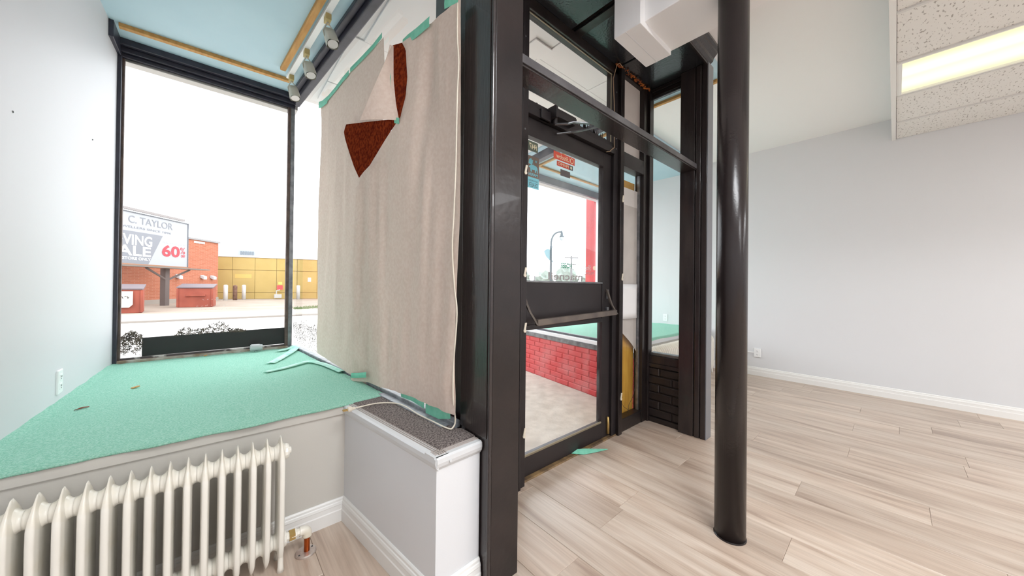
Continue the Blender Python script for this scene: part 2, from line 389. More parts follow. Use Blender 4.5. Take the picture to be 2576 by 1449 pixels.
for n_, (xa, ya) in enumerate(sorted(LIT, reverse=True)):
    xs = XT if xa in XT else XT2; xb = xs[xs.index(xa)+1]; yb = YT[YT.index(ya)+1]
    lb = ['fluorescent ceiling light with a cream lit diffuser above the right wall', 'added unseen fluorescent light in the second row above the right side', 'added unseen fluorescent light in the rear row above the right side',
          'added unseen fluorescent light in the front row above the left side', 'added unseen fluorescent light in the second row above the left side', 'added unseen fluorescent light in the rear row above the left side'][n_]
    tr = empty('ceiling_light', ((xa+xb)/2, (ya+yb)/2, dz), lb, 'ceiling light', 'fluorescent troffers')
    build('housing', MB().box(xb+.012, xa-.012, yb+.012, ya-.012, dz+.045, dz+.09), TRIMW, tr)
    fr = MB()
    for b_ in ((xb+.012, xb+.03, yb+.012, ya-.012), (xa-.03, xa-.012, yb+.012, ya-.012), (xb+.03, xa-.03, yb+.012, yb+.03), (xb+.03, xa-.03, ya-.03, ya-.012)):
        fr.box(*b_, dz-.001, dz+.045)
    fr.box(xb+.004, xa-.004, ya-.013, ya-.003, dz+.001, dz+.02)
    build('frame', fr, TRIMW, tr)
    nn = 24; lo_, hi_ = xb+.03, xa-.03
    rows = [[(lo_+(hi_-lo_)*j/nn, y_, dz+.012-.012*math.sin(math.pi*j/nn)+.003*math.cos(4*math.pi*j/nn)) for j in range(nn+1)] for y_ in (ya-.03, yb+.03)]
    build('diffuser', MB().grid(rows), LENSD if n_ == 0 else LENS, tr, smooth=True)

# ================================================================== entrance posts, beam
pa = empty('entrance_post', (.85, 1.1, 0), 'tall black timber post beside the paper-covered glass', 'post')
build('post_core', MB().box(.778, .926, 1.004, 1.2, 0, 2.868), BLACKW, pa, bevel=.006)
build('corner_bead', MB().box(.770, .785, .996, 1.010, 0, 2.868), BLACKW, pa, bevel=.004)
build('face_board', MB().box(.786, .923, .998, 1.004, 0, 2.868), BLACKP, pa, bevel=.002)
build('side_board', MB().box(.772, .778, 1.016, 1.196, .57, 2.868), BLACKW, pa, bevel=.002)
pb = empty('entrance_post', (2.84, 1.04, 0), 'black timber post with lighter edge right of the brick panel', 'post')
build('post_core', MB().box(2.792, 2.888, .944, 1.135, 0, 2.868), BLACKW, pb, bevel=.004)
build('casing_board', MB().box(2.780, 2.792, 1.03, 1.14, 0, 2.868), BLACKW, pb, bevel=.004)
build('casing_bead', MB().box(2.778, 2.792, .985, 1.022, 0, 2.868), BLACKW, pb, bevel=.006)
build('casing_bead', MB().box(2.783, 2.793, .944, .98, 0, 2.868), BLACKW, pb, bevel=.003)
EDGEG = mat('grey_gloss_edge_paint', srgb(120, 122, 128), .3, bump=.1, bs=60)
build('edge_strip', MB().box(2.786, 2.890, .938, .9445, 0, 2.868), EDGEG, pb, bevel=.002)
br = empty('cross_beam', (1.85, 1.075, 2.06), 'dark timber rail spanning between the two entrance posts', 'rail')
build('rail_body', MB().box(.926, 2.79, 1.02, 1.132, 2.062, 2.104), BLACKW, br, bevel=.003)
build('rail_strip', MB().box(.926, 2.78, 1.014, 1.02, 2.072, 2.108), mat('worn_grey_paint', srgb(96, 94, 96), .4, c2=srgb(70, 68, 70), vs=8), br, bevel=.001)
# hidden left return of the entrance
struct('wall_entry_left', MB().box(.80, .926, 1.2, 1.5, 0, 2.868).box(.926, 1.29, 1.44, 1.49, 0, 2.868), BLACKP, 'black painted panel between the left post and the shop door', 'wall')

# ================================================================== right return panel with bricks
rw = empty('wall_entry_right', (2.86, 1.28, 0), 'low black brick panel under the narrow glass right of the door', 'wall', None, 'structure')
build('wall_core', MB().box(2.834, 2.90, 1.14, 1.42, 0, .47), BLKB, rw)
build('sill_board', MB().box(2.812, 2.91, 1.14, 1.42, .47, .50), BLACKW, rw, bevel=.003)
build('sill_board', MB().box(2.822, 2.91, 1.14, 1.42, .50, .565), BLACKW, rw, bevel=.003)
build('lead_sill', MB().box(2.835, 2.90, 1.15, 1.40, .565, .59), STEEL, rw, bevel=.004)
def brick_mesh(l, h, d=.05, c=.006, name='brick', mt=None):
    a, b = l/2, h/2
    v_ = [(-a, 0, -b), (a, 0, -b), (a, 0, b), (-a, 0, b), (-a, -d+c, -b), (a, -d+c, -b), (a, -d+c, b), (-a, -d+c, b), (-a+c, -d, -b+c), (a-c, -d, -b+c), (a-c, -d, b-c), (-a+c, -d, b-c)]
    f_ = [(8,9,10,11)]+[(i, (i+1) % 4, 4+(i+1) % 4, 4+i) for i in range(4)]+[(4+i, 4+(i+1) % 4, 8+(i+1) % 4, 8+i) for i in range(4)]
    me = MB().add(v_, f_).mesh(name); me.materials.append(mt); return me
bcache = {}
def lay(parent, A, B, z0, courses, pitch, blen, mt, depth, proud):
    A, B = Vector((*A, 0)), Vector((*B, 0)); L_ = (B-A).length; u = (B-A)/L_; rz = math.atan2(u.y, u.x)
    for r_ in range(courses):
        x = -blen/2 if r_ % 2 else 0.
        while x < L_-.01:
            a, b = max(x, 0)+.004, min(x+blen, L_)-.004
            if b-a > .025:
                key = (mt.name, round(b-a, 3))
                if key not in bcache: bcache[key] = brick_mesh(b-a, pitch-.008, depth, mt=mt)
                c = A+u*((a+b)/2); n_ = Vector((u.y, -u.x, 0))
                inst(bcache[key], 'brick', (c.x+n_.x*(proud-depth+random.uniform(0, .002))+n_.x*0, c.y+n_.y*(proud-depth), z0+pitch*(r_+.5)), parent, (0, 0, rz))
            x += blen
lay(rw, (2.834, 1.415), (2.834, 1.142), .045, 6, .070, .205, BLKB, .02, .012)
build('brick_plinth', MB().box(2.818, 2.834, 1.14, 1.42, 0, .042), BLKB, rw, bevel=.003)
# narrow glass over it
w3 = empty('window_3', (2.86, 1.28, .59), 'narrow clear glass beside the door looking into the right bay', 'window', None, 'structure')
build('glass_pane', MB().box(2.862, 2.868, 1.135, 1.40, .585, 2.82), GLASS, w3)
build('head_frame', MB().box(2.835, 2.90, 1.135, 1.42, 2.80, 2.868), BLACKP, w3, bevel=.004)
build('head_bead', MB().box(2.825, 2.85, 1.135, 1.41, 2.835, 2.868), BLACKP, w3, bevel=.004)
build('glazing_bead', MB().box(2.848, 2.86, 1.135, 1.40, 2.785, 2.80), STEEL, w3, bevel=.003)

# ================================================================== shop door frame (trim), door, transom, sidelight
df = empty('trim_door_frame', (2.05, 1.46, 0), 'black metal door frame with sidelight posts and transom bars', 'door frame', None, 'structure')
build('jamb_left', MB().box(1.288, 1.345, 1.40, 1.50, 0, 2.868), DOORM, df, bevel=.002)
build('jamb_edge', MB().box(1.283, 1.30, 1.385, 1.402, 0, 2.868), DOORM, df, bevel=.002)
build('mullion', MB().box(2.287, 2.345, 1.43, 1.50, 0, 2.868), DOORM, df, bevel=.002)
build('mullion', MB().box(2.345, 2.395, 1.405, 1.50, 0, 2.868), BLACKP, df, bevel=.003)
build('corner_post', MB().box(2.735, 2.80, 1.42, 1.50, 0, 2.868), BLACKP, df, bevel=.003)
build('corner_post', MB().box(2.80, 2.865, 1.40, 1.50, 0, 2.868), BLACKP, df, bevel=.003)
build('door_head', MB().box(1.345, 2.287, 1.42, 1.50, 2.168, 2.215), DOORM, df, bevel=.002)
build('door_head_cap', MB().box(1.345, 2.287, 1.44, 1.50, 2.215, 2.262), DOORM, df, bevel=.002)
build('transom_head', MB().box(1.345, 2.395, 1.43, 1.50, 2.80, 2.868), BLACKP, df, bevel=.003)
BEADM = mat('dull_bead', srgb(150, 142, 116), .5)
build('transom_bead', MB().tube([(1.345, 1.452, 2.795), (2.285, 1.452, 2.795)], .0035, 8), BEADM, df)
build('transom_bead', MB().tube([(2.275, 1.452, 2.265), (2.275, 1.452, 2.80)], .0035, 8), BEADM, df)
build('sidelight_head', MB().box(2.395, 2.735, 1.42, 1.50, 2.112, 2.225), DOORM, df, bevel=.002)
build('sidelight_top', MB().box(2.395, 2.735, 1.43, 1.50, 2.845, 2.868), BLACKP, df, bevel=.002)
build('sidelight_foot', MB().box(2.395, 2.735, 1.425, 1.50, 0, .10), BLACKP, df, bevel=.003)
build('sidelight_bead', MB().box(2.395, 2.735, 1.418, 1.43, .095, .108), DOORM, df, bevel=.002)
build('sidelight_bead', MB().box(2.722, 2.736, 1.45, 1.472, .10, 2.11), STEEL, df, bevel=.002)
build('threshold', MB().box(1.345, 2.395, 1.425, 1.53, -.004, .010), mat('worn_brass_sill', srgb(150, 122, 84), .5, c2=srgb(90, 72, 56), vs=14), df, bevel=.003)
for i, (x_, z_) in enumerate(((1.305, 1.79), (1.308, 1.21), (1.312, .896), (1.316, .30), (2.37, 1.82), (2.37, 1.21), (2.37, .28))):
    yf = 1.385 if i < 4 else 1.405
    cl = build('glass_clip', MB().bar((x_+.003, yf-.003, z_+.006), (x_+.012, yf-.003, z_+.045), (.007, 0, 0), (0, .002, 0)), IVORY, df)
    build('clip_eye', MB().lathe((x_+.002, yf-.008, z_), (0, 1, 0), [(0, .010), (.006, .010)], 10), IVORY, cl)
for x_, z_ in ((2.318, 2.30), (2.318, 2.22), (1.315, 2.58), (1.315, 2.30), (1.318, 2.05), (2.318, 2.66)):
    build('screw', MB().lathe((x_, 1.40 if x_ < 2 else 1.43, z_), (0, -1, 0), [(0, .006), (.002, .005)], 8), STEEL, df)
w4 = empty('window_4', (1.81, 1.47, 2.26), 'clear transom glass above the shop door', 'window', None, 'structure')
build('glass_pane', MB().box(1.345, 2.287, 1.462, 1.468, 2.255, 2.805), GLASS, w4)
# scraped paint on the lower part of the transom glass
sp = MB()
for i in range(60):
    x_ = 1.36+.9*random.random(); h_ = random.uniform(.01, .05) if 1.75 < x_ < 2.2 else random.uniform(.004, .018); w_ = random.uniform(.004, .014)
    sp.add([(x_-w_, 1.459, 2.262), (x_+w_, 1.459, 2.262), (x_+w_*.6, 1.459, 2.262+h_), (x_-w_*.2, 1.459, 2.262+h_*1.1)], [(0, 1, 2, 3)])
tag(build('scraped_paint', sp, DOORM, w4), kind='stuff')
# sidelight upper board
struct('wall_sidelight_board', MB().box(2.395, 2.80, 1.462, 1.48, 2.22, 2.85), mat('off_white_board', srgb(222, 214, 208), .6, c2=srgb(210, 200, 194), vs=3), 'off-white board filling the panel above the sidelight', 'panel')
# sidelight
w5 = empty('window_5', (2.56, 1.47, .1), 'cracked sidelight glass beside the door with peeling white film', 'window', None, 'structure')
build('glass_pane', MB().box(2.395, 2.735, 1.464, 1.470, .10, 2.112), GLASS, w5)
FILMW = mat('grey_white_film', srgb(206, 200, 194), .7, c2=srgb(192, 186, 180), vs=5)
film = [(2.397, 1.972), (2.725, 1.972), (2.725, .60), (2.70, .625), (2.66, .662), (2.61, .70), (2.56, .735), (2.50, .775), (2.45, .805), (2.397, .835)]
mbf = MB(); mbf.add([(x, 1.4725, z) for x, z in film]+[(x, 1.4745, z) for x, z in film], [tuple(range(len(film))), tuple(range(2*len(film)-1, len(film)-1, -1))]+[(i, (i+1) % len(film), len(film)+(i+1) % len(film), len(film)+i) for i in range(len(film))])
build('white_film', mbf, FILMW, w5)
build('film_seam', MB().box(2.397, 2.725, 1.4718, 1.4726, 1.83, 1.972), mat('white_film_patch', srgb(222, 218, 214), .7), w5)
for pts in ([(2.733, .60), (2.728, .52), (2.70, .45), (2.705, .30), (2.66, .22), (2.60, .17), (2.585, .105)], [(2.45, .12), (2.47, .23), (2.52, .17), (2.59, .13)], [(2.725, .60), (2.69, .50), (2.71, .40)]):
    build('crack', MB().tube([(x, 1.4635, z) for x, z in pts], .0016, 5), PRINTD, w5)
tag(build('plywood_sheet', MB().box(2.38, 2.745, 1.51, 1.525, .06, 2.052), PLY), 'yellow plywood sheet boarded behind the cracked sidelight', 'plywood')
nt2 = empty('paper_notice', (2.58, 1.452, .89), 'blank white paper taped over the sidelight glass', 'paper')
build('sheet', MB().grid([[(2.475+.215*j/8, 1.455-.012*math.sin(j/8*2.4), .889+.285*i/6) for j in range(9)] for i in range(7)]), PLATE, nt2, solid=.0006, smooth=True)
build('tape_corner', MB().box(2.40, 2.478, 1.4595, 1.4605, .965, 1.115), PLATE, nt2)

# ---- the door itself
dr = empty('door_1', (1.815, 1.475, 0), 'glazed black metal shop door with push bar and stickers', 'door', None, 'structure')
build('stile', MB().box(1.347, 1.392, 1.452, 1.496, .012, 2.166), DOORM, dr, bevel=.002)
build('stile', MB().box(2.182, 2.285, 1.452, 1.496, .012, 2.166), DOORM, dr, bevel=.002)
build('top_rail', MB().box(1.392, 2.182, 1.452, 1.496, 2.055, 2.166), DOORM, dr, bevel=.002)
build('bottom_rail', MB().box(1.392, 2.182, 1.452, 1.496, .012, .132), DOORM, dr, bevel=.002)
build('middle_panel', MB().box(1.392, 2.182, 1.458, 1.49, .885, 1.178), DOORM, dr, bevel=.002)
build('panel_rail', MB().box(1.392, 2.182, 1.450, 1.496, .885, .915), DOORM, dr, bevel=.002)
build('glazing_bead', MB().box(1.392, 2.182, 1.450, 1.462, 1.172, 1.184), STEEL, dr, bevel=.002)
build('glazing_bead', MB().box(1.392, 2.182, 1.450, 1.462, .128, .139), mat('dusty_bead', srgb(130, 118, 96), .7), dr, bevel=.002)
gu = build('upper_glass', MB().box(1.392, 2.182, 1.470, 1.476, 1.178, 2.055), GLASSD, dr)
build('lower_glass', MB().box(1.392, 2.182, 1.470, 1.476, .132, .885), GLASSD, dr)
build('pivot', MB().tube([(2.262, 1.446, .03), (2.262, 1.444, .10), (2.255, 1.442, .16)], [.012, .011, .009], 8), BRASS, dr, smooth=True)
build('lock_plate', MB().box(2.232, 2.262, 1.447, 1.453, 1.06, 1.13), STEEL, dr, bevel=.002)
# push bar
BRONZE = mat('rubbed_bronze', srgb(118, 108, 100), .35, c2=srgb(92, 84, 80), vs=8, metal=.4)
pbm = build('push_bar', MB().bar((1.40, 1.372, .937), (2.236, 1.372, .962), (0, .014, 0), (0, 0, .019)), BRONZE, dr, bevel=.004)
for xa, za, xb, zb in ((1.362, 1.115, 1.398, .937), (2.235, 1.135, 2.240, .962)):
    pth = [(xa, 1.452, za), (xa+(xb-xa)*.15, 1.43, za-.06), (xa+(xb-xa)*.45, 1.412, za-.11), (xa+(xb-xa)*.8, 1.39, zb+.03), (xb, 1.368, zb-.004)]
    mb = MB()
    for p, q in zip(pth, pth[1:]): mb.bar(p, q, (.008, 0, 0), (0, .012, .010))
    build('bar_arm', mb, BRONZE, pbm, bevel=.001)
    build('arm_foot', MB().box(xa-.010, xa+.012, 1.436, 1.453, zb+.01, zb+.035), STEEL, pbm, bevel=.002)
# door closer
dc = build('door_closer', MB().box(1.562, 1.750, 1.372, 1.430, 2.196, 2.248), DOORM, dr, bevel=.006)
build('closer_bracket', MB().box(1.545, 1.562, 1.365, 1.435, 2.185, 2.262).box(1.462, 1.55, 1.41, 1.437, 2.168, 2.225), DOORM, dc, bevel=.003)
build('closer_pivot', MB().lathe((1.572, 1.40, 2.155), (0, 0, 1), [(0, .016), (.045, .016)], 14), DOORM, dc)
for pth in ([(1.572, 1.40, 2.158), (1.615, 1.33, 2.150), (1.64, 1.31, 2.160), (1.785, 1.215, 2.162)], [(1.785, 1.215, 2.150), (1.735, 1.32, 2.142), (1.70, 1.38, 2.140), (1.64, 1.445, 2.132)]):
    mb = MB()
    for p, q in zip(pth, pth[1:]): mb.bar(p, q, (0, 0, .004), (.006, .007, 0))
    build('closer_arm', mb, STEEL, dc, bevel=.001)
# stickers on the outside of the glass (they read reversed from indoors)
SY = 1.4690
def sticker(x0, x1, z0, z1, mt, name='sticker', y=SY):
    return build(name, MB().box(x0, x1, y-.0003, y+.0003, z0, z1), mt, gu)
def rev(s, x0, x1, z0, z1, mt, parent, **k):      # lettering that reads from the street
    return txt('lettering', s, parent, mt, (x1, SY-.0009, z0), (-1, 0, 0), (0, 0, 1), x1-x0, z1-z0, **k)
S_GR = mat('sticker_olive', srgb(84, 92, 80), .5); S_CR = mat('sticker_cream', srgb(232, 222, 190), .5); S_BR = mat('sticker_brown', srgb(124, 108, 98), .5)
S_BL = mat('sticker_blue', srgb(122, 192, 206), .5); S_RD = mat('sticker_red', srgb(206, 84, 66), .5); S_GY = mat('sticker_grey', srgb(104, 98, 100), .5); S_DK = mat('sticker_slate', srgb(86, 92, 96), .5)
s1 = sticker(1.408, 1.494, 1.975, 2.035, S_GR); rev('f447', 1.418, 1.484, 1.988, 2.022, S_CR, s1, shear=.2)
s2 = sticker(1.405, 1.505, 1.815, 1.945, S_BR)
rev('MARIN', 1.416, 1.494, 1.824, 1.842, S_BL, s2, bold=.02)
bear = [(0, .25), (.04, .62), (.16, .78), (.36, .84), (.6, .86), (.78, .80), (.90, .66), (1, .60), (.99, .50), (.9, .46), (.84, .42), (.80, .02), (.66, .02), (.68, .30), (.5, .28), (.34, .32), (.32, .02), (.18, .02), (.18, .3), (.10, .26), (.08, 0), (0, 0)]
build('bear_emblem', MB().add([(1.494-.078*u, SY-.0009, 1.848+.052*v) for u, v in bear][::-1], [tuple(range(len(bear)))]), S_BL, s2)
st = [(math.sin(i*math.pi/5)*(.011 if i % 2 == 0 else .0045), math.cos(i*math.pi/5)*(.011 if i % 2 == 0 else .0045)) for i in range(10)]
build('star_emblem', MB().add([(1.478+u, SY-.0009, 1.918+v) for u, v in st], [tuple(range(10))]), S_BL, s2)
build('flag_emblem', MB().add([(1.414+u, SY-.0009, 1.895+v) for u, v in ((0, 0), (.03, -.004), (.040, .030), (.028, .024), (.022, .036), (.004, .026))], [tuple(range(6))]).bar((1.44, SY-.0009, 1.925), (1.468, SY-.0009, 1.872), (.0008, 0, 0), (0, .0002, 0)), S_BL, s2)
s3 = sticker(1.405, 1.505, 1.748, 1.815, S_BL); rev('AUTHORIZED', 1.417, 1.493, 1.790, 1.800, S_DK, s3); rev('DEALER', 1.417, 1.493, 1.757, 1.783, S_DK, s3)
s4 = sticker(1.640, 1.858, 1.985, 2.035, S_RD)
rev('Shadow', 1.662, 1.792, 1.994, 2.026, S_CR, s4, shear=.35); build('round_emblem', MB().lathe((1.826, SY-.0008, 2.010), (0, -1, 0), [(0, .019), (.0002, .019)], 20), S_CR, s4)
build('round_emblem', MB().lathe((1.826, SY-.0011, 2.010), (0, -1, 0), [(0, .014), (.0002, .014)], 20), S_RD, s4)
build('divider', MB().box(1.799, 1.801, SY-.0010, SY-.0006, 1.99, 2.03), S_CR, s4)
s5 = sticker(1.672, 1.838, 1.945, 1.977, S_RD); rev('PRIMO', 1.682, 1.792, 1.952, 1.970, S_CR, s5)
build('sticker_tab', MB().box(1.80, 1.838, SY-.0010, SY-.0004, 1.945, 1.977), S_DK, s5); build('round_emblem', MB().lathe((1.819, SY-.0011, 1.961), (0, -1, 0), [(0, .010), (.0002, .010)], 16), S_CR, s5)
sticker(1.709, 1.809, 1.887, 1.930, S_GY)
VG = mat('vinyl_green', srgb(58, 138, 112), .5); VGY = mat('vinyl_grey', srgb(150, 146, 146), .5); VLG = mat('vinyl_pale_grey', srgb(196, 196, 196), .5); VRD = mat('vinyl_dull_red', srgb(186, 140, 144), .5)
rev('HOSER', 1.718, 1.836, 1.272, 1.308, VG, gu, bold=.02); rev('BIKE', 1.846, 1.922, 1.290, 1.312, VGY, gu); rev('FACE', 1.846, 1.922, 1.264, 1.286, VGY, gu)
rev('Shadow', 1.932, 2.06, 1.268, 1.306, VLG, gu, shear=.35); rev('PRIMO', 1.968, 2.10, 1.235, 1.258, VRD, gu)
rev('macneil', 1.600, 1.958, 1.192, 1.242, VGY, gu, bold=.015)
build('round_emblem', MB().lathe((2.10, SY-.0006, 1.288), (0, -1, 0), [(0, .017), (.0002, .017)], 18), mat('vinyl_pale_orange', srgb(246, 220, 196), .5), gu)

# ---- thin cable on the mullion, foam along the soffit joint
wr = build('thin_cable', MB().tube([(2.35, 1.40, 2.855), (2.30, 1.395, 2.862), (2.27, 1.40, 2.84), (2.26, 1.425, 2.74), (2.272, 1.425, 2.60), (2.285, 1.425, 2.45), (2.28, 1.425, 2.33), (2.272, 1.42, 2.24), (2.265, 1.415, 2.21), (2.235, 1.415, 2.19), (2.205, 1.415, 2.165), (2.16, 1.415, 2.15)], .0024, 6), mat('tan_wire', srgb(190, 160, 128), .5))
tag(wr, 'thin beige cable running down the post beside the transom', 'cable')
fm = MB()
for i in range(46):
    x_ = 2.29+.52*i/45; r_ = random.uniform(.006, .016)
    c = Vector((x_, 1.41+random.uniform(-.012, .015), 2.862-random.uniform(0, .012)))
    vs_ = [c+Vector(d)*r_*random.uniform(.6, 1.3) for d in ((1.4,0,0),(-1.4,0,0),(0,1,0),(0,-1,0),(0,0,.6),(0,0,-.8))]
    fm.add(vs_, [(0,2,4),(2,1,4),(1,3,4),(3,0,4),(2,0,5),(1,2,5),(3,1,5),(0,3,5)])
tag(build('foam_sealant', fm, mat('rusty_foam', srgb(176, 98, 26), .8, c2=srgb(120, 54, 14), vs=40)), 'crumbling orange foam sealant along the soffit above the sidelight', 'sealant', None, 'stuff')

# ================================================================== left display bay
struct('wall_bay_left', MB().prism([(-.60, 1.788), (.486, 1.788), (.70, 1.79), (.53, 3.70), (-.545, 3.70)], 0, .546), GREIGE, 'greige low wall below the left display platform behind the radiator', 'wall')
struct('trim_3', MB().box(-.60, .485, 1.777, 1.789, .514, .553), GREIGE, 'narrow painted nosing strip under the edge of the green carpet', 'trim', bevel=.003)
kw = struct('wall_knee', MB().prism([(.486, 1.788), (.581, 1.045), (.772, 1.055), (.772, 1.20), (.70, 1.79)], 0, .548), GREYW, 'short pale grey wall ending at the left entrance post', 'wall')
kd = Vector((.581-.486, 1.045-1.788)).normalized(); kn = Vector((kd[1], -kd[0]))   # outward towards the radiator corner
NOSE = [(-.045, .556), (.006, .556), (.012, .550), (.013, .535), (.010, .522), (.0, .508), (-.002, .508), (-.002, .550), (-.045, .551)]
NOSM = mat('painted_metal_nosing', srgb(214, 216, 218), .35)
build('nosing', MB().extr(NOSE, (.486, 1.788), (.583, 1.035), kn), NOSM, kw)
build('nosing', MB().extr(NOSE, (.575, 1.043), (.772, 1.053), (.05, -.9987)), NOSM, kw)
RIBM = mat('ribbed_strip', srgb(168, 158, 152), .5)
for i in range(4):
    a = -.012-.009*i
    build('nosing_rib', MB().extr([(a-.0022, .5555), (a+.0022, .5555), (a+.0015, .5585), (a-.0015, .5585)], (.486, 1.788), (.583, 1.045), kn), RIBM, kw)
    build('nosing_rib', MB().extr([(a-.0022, .5555), (a+.0022, .5555), (a+.0015, .5585), (a-.0015, .5585)], (.581, 1.045), (.772, 1.055), (.05, -.9987)), RIBM, kw)
build('nosing_corner', MB().prism([(.570, 1.042), (.640, 1.044), (.636, 1.10), (.563, 1.098)], .546, .5562), NOSM, kw)
build('nosing_screw', MB().lathe((.628, 1.031, .532), (.05, -1, 0), [(0, .005), (.003, .004)], 10), NOSM, kw)
bbs = BBP
struct('baseboard_bay', MB().extr(bbs, (-.60, 1.788), (.484, 1.788), (0, -1)), TRIMW, 'white moulded baseboard behind the ivory radiator', 'baseboard')
struct('baseboard_knee', MB().extr(bbs, (.486, 1.788), (.583, 1.035), kn), TRIMW, 'white baseboard along the foot of the short grey wall', 'baseboard')
struct('baseboard_knee_end', MB().extr(bbs, (.572, 1.044), (.772, 1.054), (.05, -.9987)), TRIMW, 'short white baseboard on the end of the grey low wall', 'baseboard')

# charcoal carpet on the ledge
lg = [(.515, 1.80), (.612, 1.078), (.775, 1.090), (.772, 1.18), (.748, 1.205), (.70, 1.80)]
tag(build('ledge_carpet', MB().prism(lg, .548, .561), GREYC, bevel=.003), 'charcoal flecked carpet strip on the ledge below the brown paper', 'carpet')

# green carpet with a soft rolled front edge
rows = []
NX, NY = 64, 56
for i in range(NY+1):
    v = i/NY; r_ = []
    for j in range(NX+1):
        u = j/NX
        yf = 1.764+.006*math.sin(u*9)+.004*math.sin(u*31)+(.03*max(0, u-.86)/.14)
        y = yf+(3.665-yf)*v
        xl = -.545-.055*min(1, (3.7-y)/1.9); xr = .545+(3.67-y)*.0868-.020
        x = xl+(xr-xl)*u
        z = .5655+.0025*noise.noise(Vector((x*6, y*6, 0)))+.002*noise.noise(Vector((x*22, y*22, 3)))
        if v > .96: z -= .004
        if u < .02: z += .008+.006*noise.noise(Vector((y*7, 1, 2)))
        r_.append((x, y, z))
    rows.append(r_)
lip = []
for dy, dz_ in ((.004, -.012), (-.002, -.009), (-.003, -.003)):
    lip.append([(p[0], p[1]+dy-.002, p[2]+dz_) for p in rows[0]])
tag(build('green_carpet', MB().grid(lip+rows), GREEN, smooth=True), 'green carpet covering the left display platform under the street window', 'carpet')

# ---- street window of the left bay
w1 = empty('window_1', (-.02, 3.70, .565), 'tall street window of the left bay with dark slate frame', 'window', None, 'structure')
build('glass_pane', MB().box(-.525, .485, 3.700, 3.706, .585, 2.76), GLASS, w1)
build('head_frame', MB().box(-.545, .535, 3.60, 3.72, 2.825, 2.872), DARK, w1, bevel=.004)
build('head_frame', MB().box(-.545, .535, 3.635, 3.72, 2.79, 2.825), DARK, w1, bevel=.004)
build('head_frame', MB().box(-.545, .535, 3.66, 3.72, 2.762, 2.79), DARK, w1, bevel=.004)
build('head_bead', MB().tube([(-.53, 3.690, 2.757), (.49, 3.690, 2.757)], .010, 10), mat('weathered_grey_bead', srgb(138, 136, 134), .6), w1, smooth=True)
build('side_frame', MB().box(-.56, -.525, 3.40, 3.72, 2.76, 2.872), DARK, w1, bevel=.004)
build('jamb', MB().box(-.55, -.523, 3.64, 3.72, .565, 2.77), DARK, w1, bevel=.003)
WORN = mat('worn_brown_frame', srgb(112, 92, 84), .6, c2=srgb(84, 70, 66), vs=18)
build('jamb_bead', MB().box(-.527, -.511, 3.675, 3.702, .58, 2.76), WORN, w1, bevel=.003)
build('corner_post', MB().box(.478, .502, 3.670, 3.715, .565, 2.78), WORN, w1, bevel=.004)
build('corner_post', MB().box(.500, .534, 3.672, 3.725, .565, 2.78), STEEL, w1, bevel=.006)
build('sill', MB().box(-.53, .50, 3.655, 3.72, .555, .580), mat('dirty_sill', srgb(150, 128, 108), .7, c2=srgb(196, 190, 182), vs=16), w1, bevel=.003)
build('sill_bead', MB().box(-.515, .48, 3.682, 3.70, .580, .594), mat('chipped_bead', srgb(84, 76, 76), .6, c2=srgb(214, 210, 206), vs=9, lo=.55, hi=.62), w1, bevel=.002)
build('black_film', MB().add([(-.407, 3.6985, .594), (.483, 3.6985, .597), (.483, 3.6985, .745), (-.407, 3.6985, .733)], [(0, 1, 2, 3)]), FILMB, w1)
def scraps(n, fn, seed, lmax=.03):
    rnd = random.Random(seed); mb = MB()
    for _ in range(n):
        c, u, v, nn_ = fn(rnd); a = rnd.uniform(0, math.pi*2); l = rnd.uniform(.3, 1)*lmax; w_ = rnd.uniform(.0008, .0032)
        d = u*math.cos(a)+v*math.sin(a); e_ = u*-math.sin(a)+v*math.cos(a); bend = rnd.uniform(-.4, .4)*l
        pts = [c-d*l*.5, c+e_*bend+nn_*rnd.uniform(0, .004), c+d*l*.5]
        mb.add([pts[0]-e_*w_*.3, pts[0]+e_*w_*.3, pts[1]-e_*w_, pts[1]+e_*w_, pts[2]-e_*w_*.3, pts[2]+e_*w_*.3], [(0, 2, 3, 1), (2, 4, 5, 3)])
    return mb
X_, Z_ = Vector((1,0,0)), Vector((0,0,1)); NI = Vector((0,-1,0))
def humps(r):
    x = r.uniform(-.23, .20); top = lerp([(-.23, .0), (-.2, .045), (-.17, .06), (-.12, .035), (-.06, .05), (0, .085), (.05, .09), (.08, .05), (.1, .02), (.15, .02), (.2, .004)], x)
    return Vector((x, 3.697, .735+r.random()*top)), X_, Z_, NI
tag(build('curled_film', scraps(420, humps, 3, .035), SCRAP, w1), 'curled scraped film along the black strip', None, None, 'stuff')
def leftp(r):
    x = r.uniform(-.51, -.408); top = .745+.04*math.sin((x+.51)/.1*3)
    return Vector((x, 3.697, .60+(top-.60)*math.sqrt(r.random()))), X_, Z_, NI
tag(build('shredded_film', scraps(420, leftp, 5, .035), SCRAP, w1), 'shredded brown film at the lower left of the glass', None, None, 'stuff')
# white handwriting on the pane (illegible from indoors)
hw = MB(); rnd = random.Random(11)
for z_, x0, x1 in ((1.010, -.08, .05), (.962, -.115, .09), (.930, -.10, .10), (.900, -.135, .10), (.866, -.06, .10)):
    x = x0
    while x < x1:
        n_ = rnd.randint(2, 4)
        pts = [(x+.005*k+rnd.uniform(-.002, .002), 3.6985, z_+rnd.uniform(-.006, .007)) for k in range(n_)]
        hw.tube(pts, .0006, 4); x += .006*n_+rnd.uniform(0, .014)
tag(build('handwriting', hw, PRINTW, w1), kind='stuff')

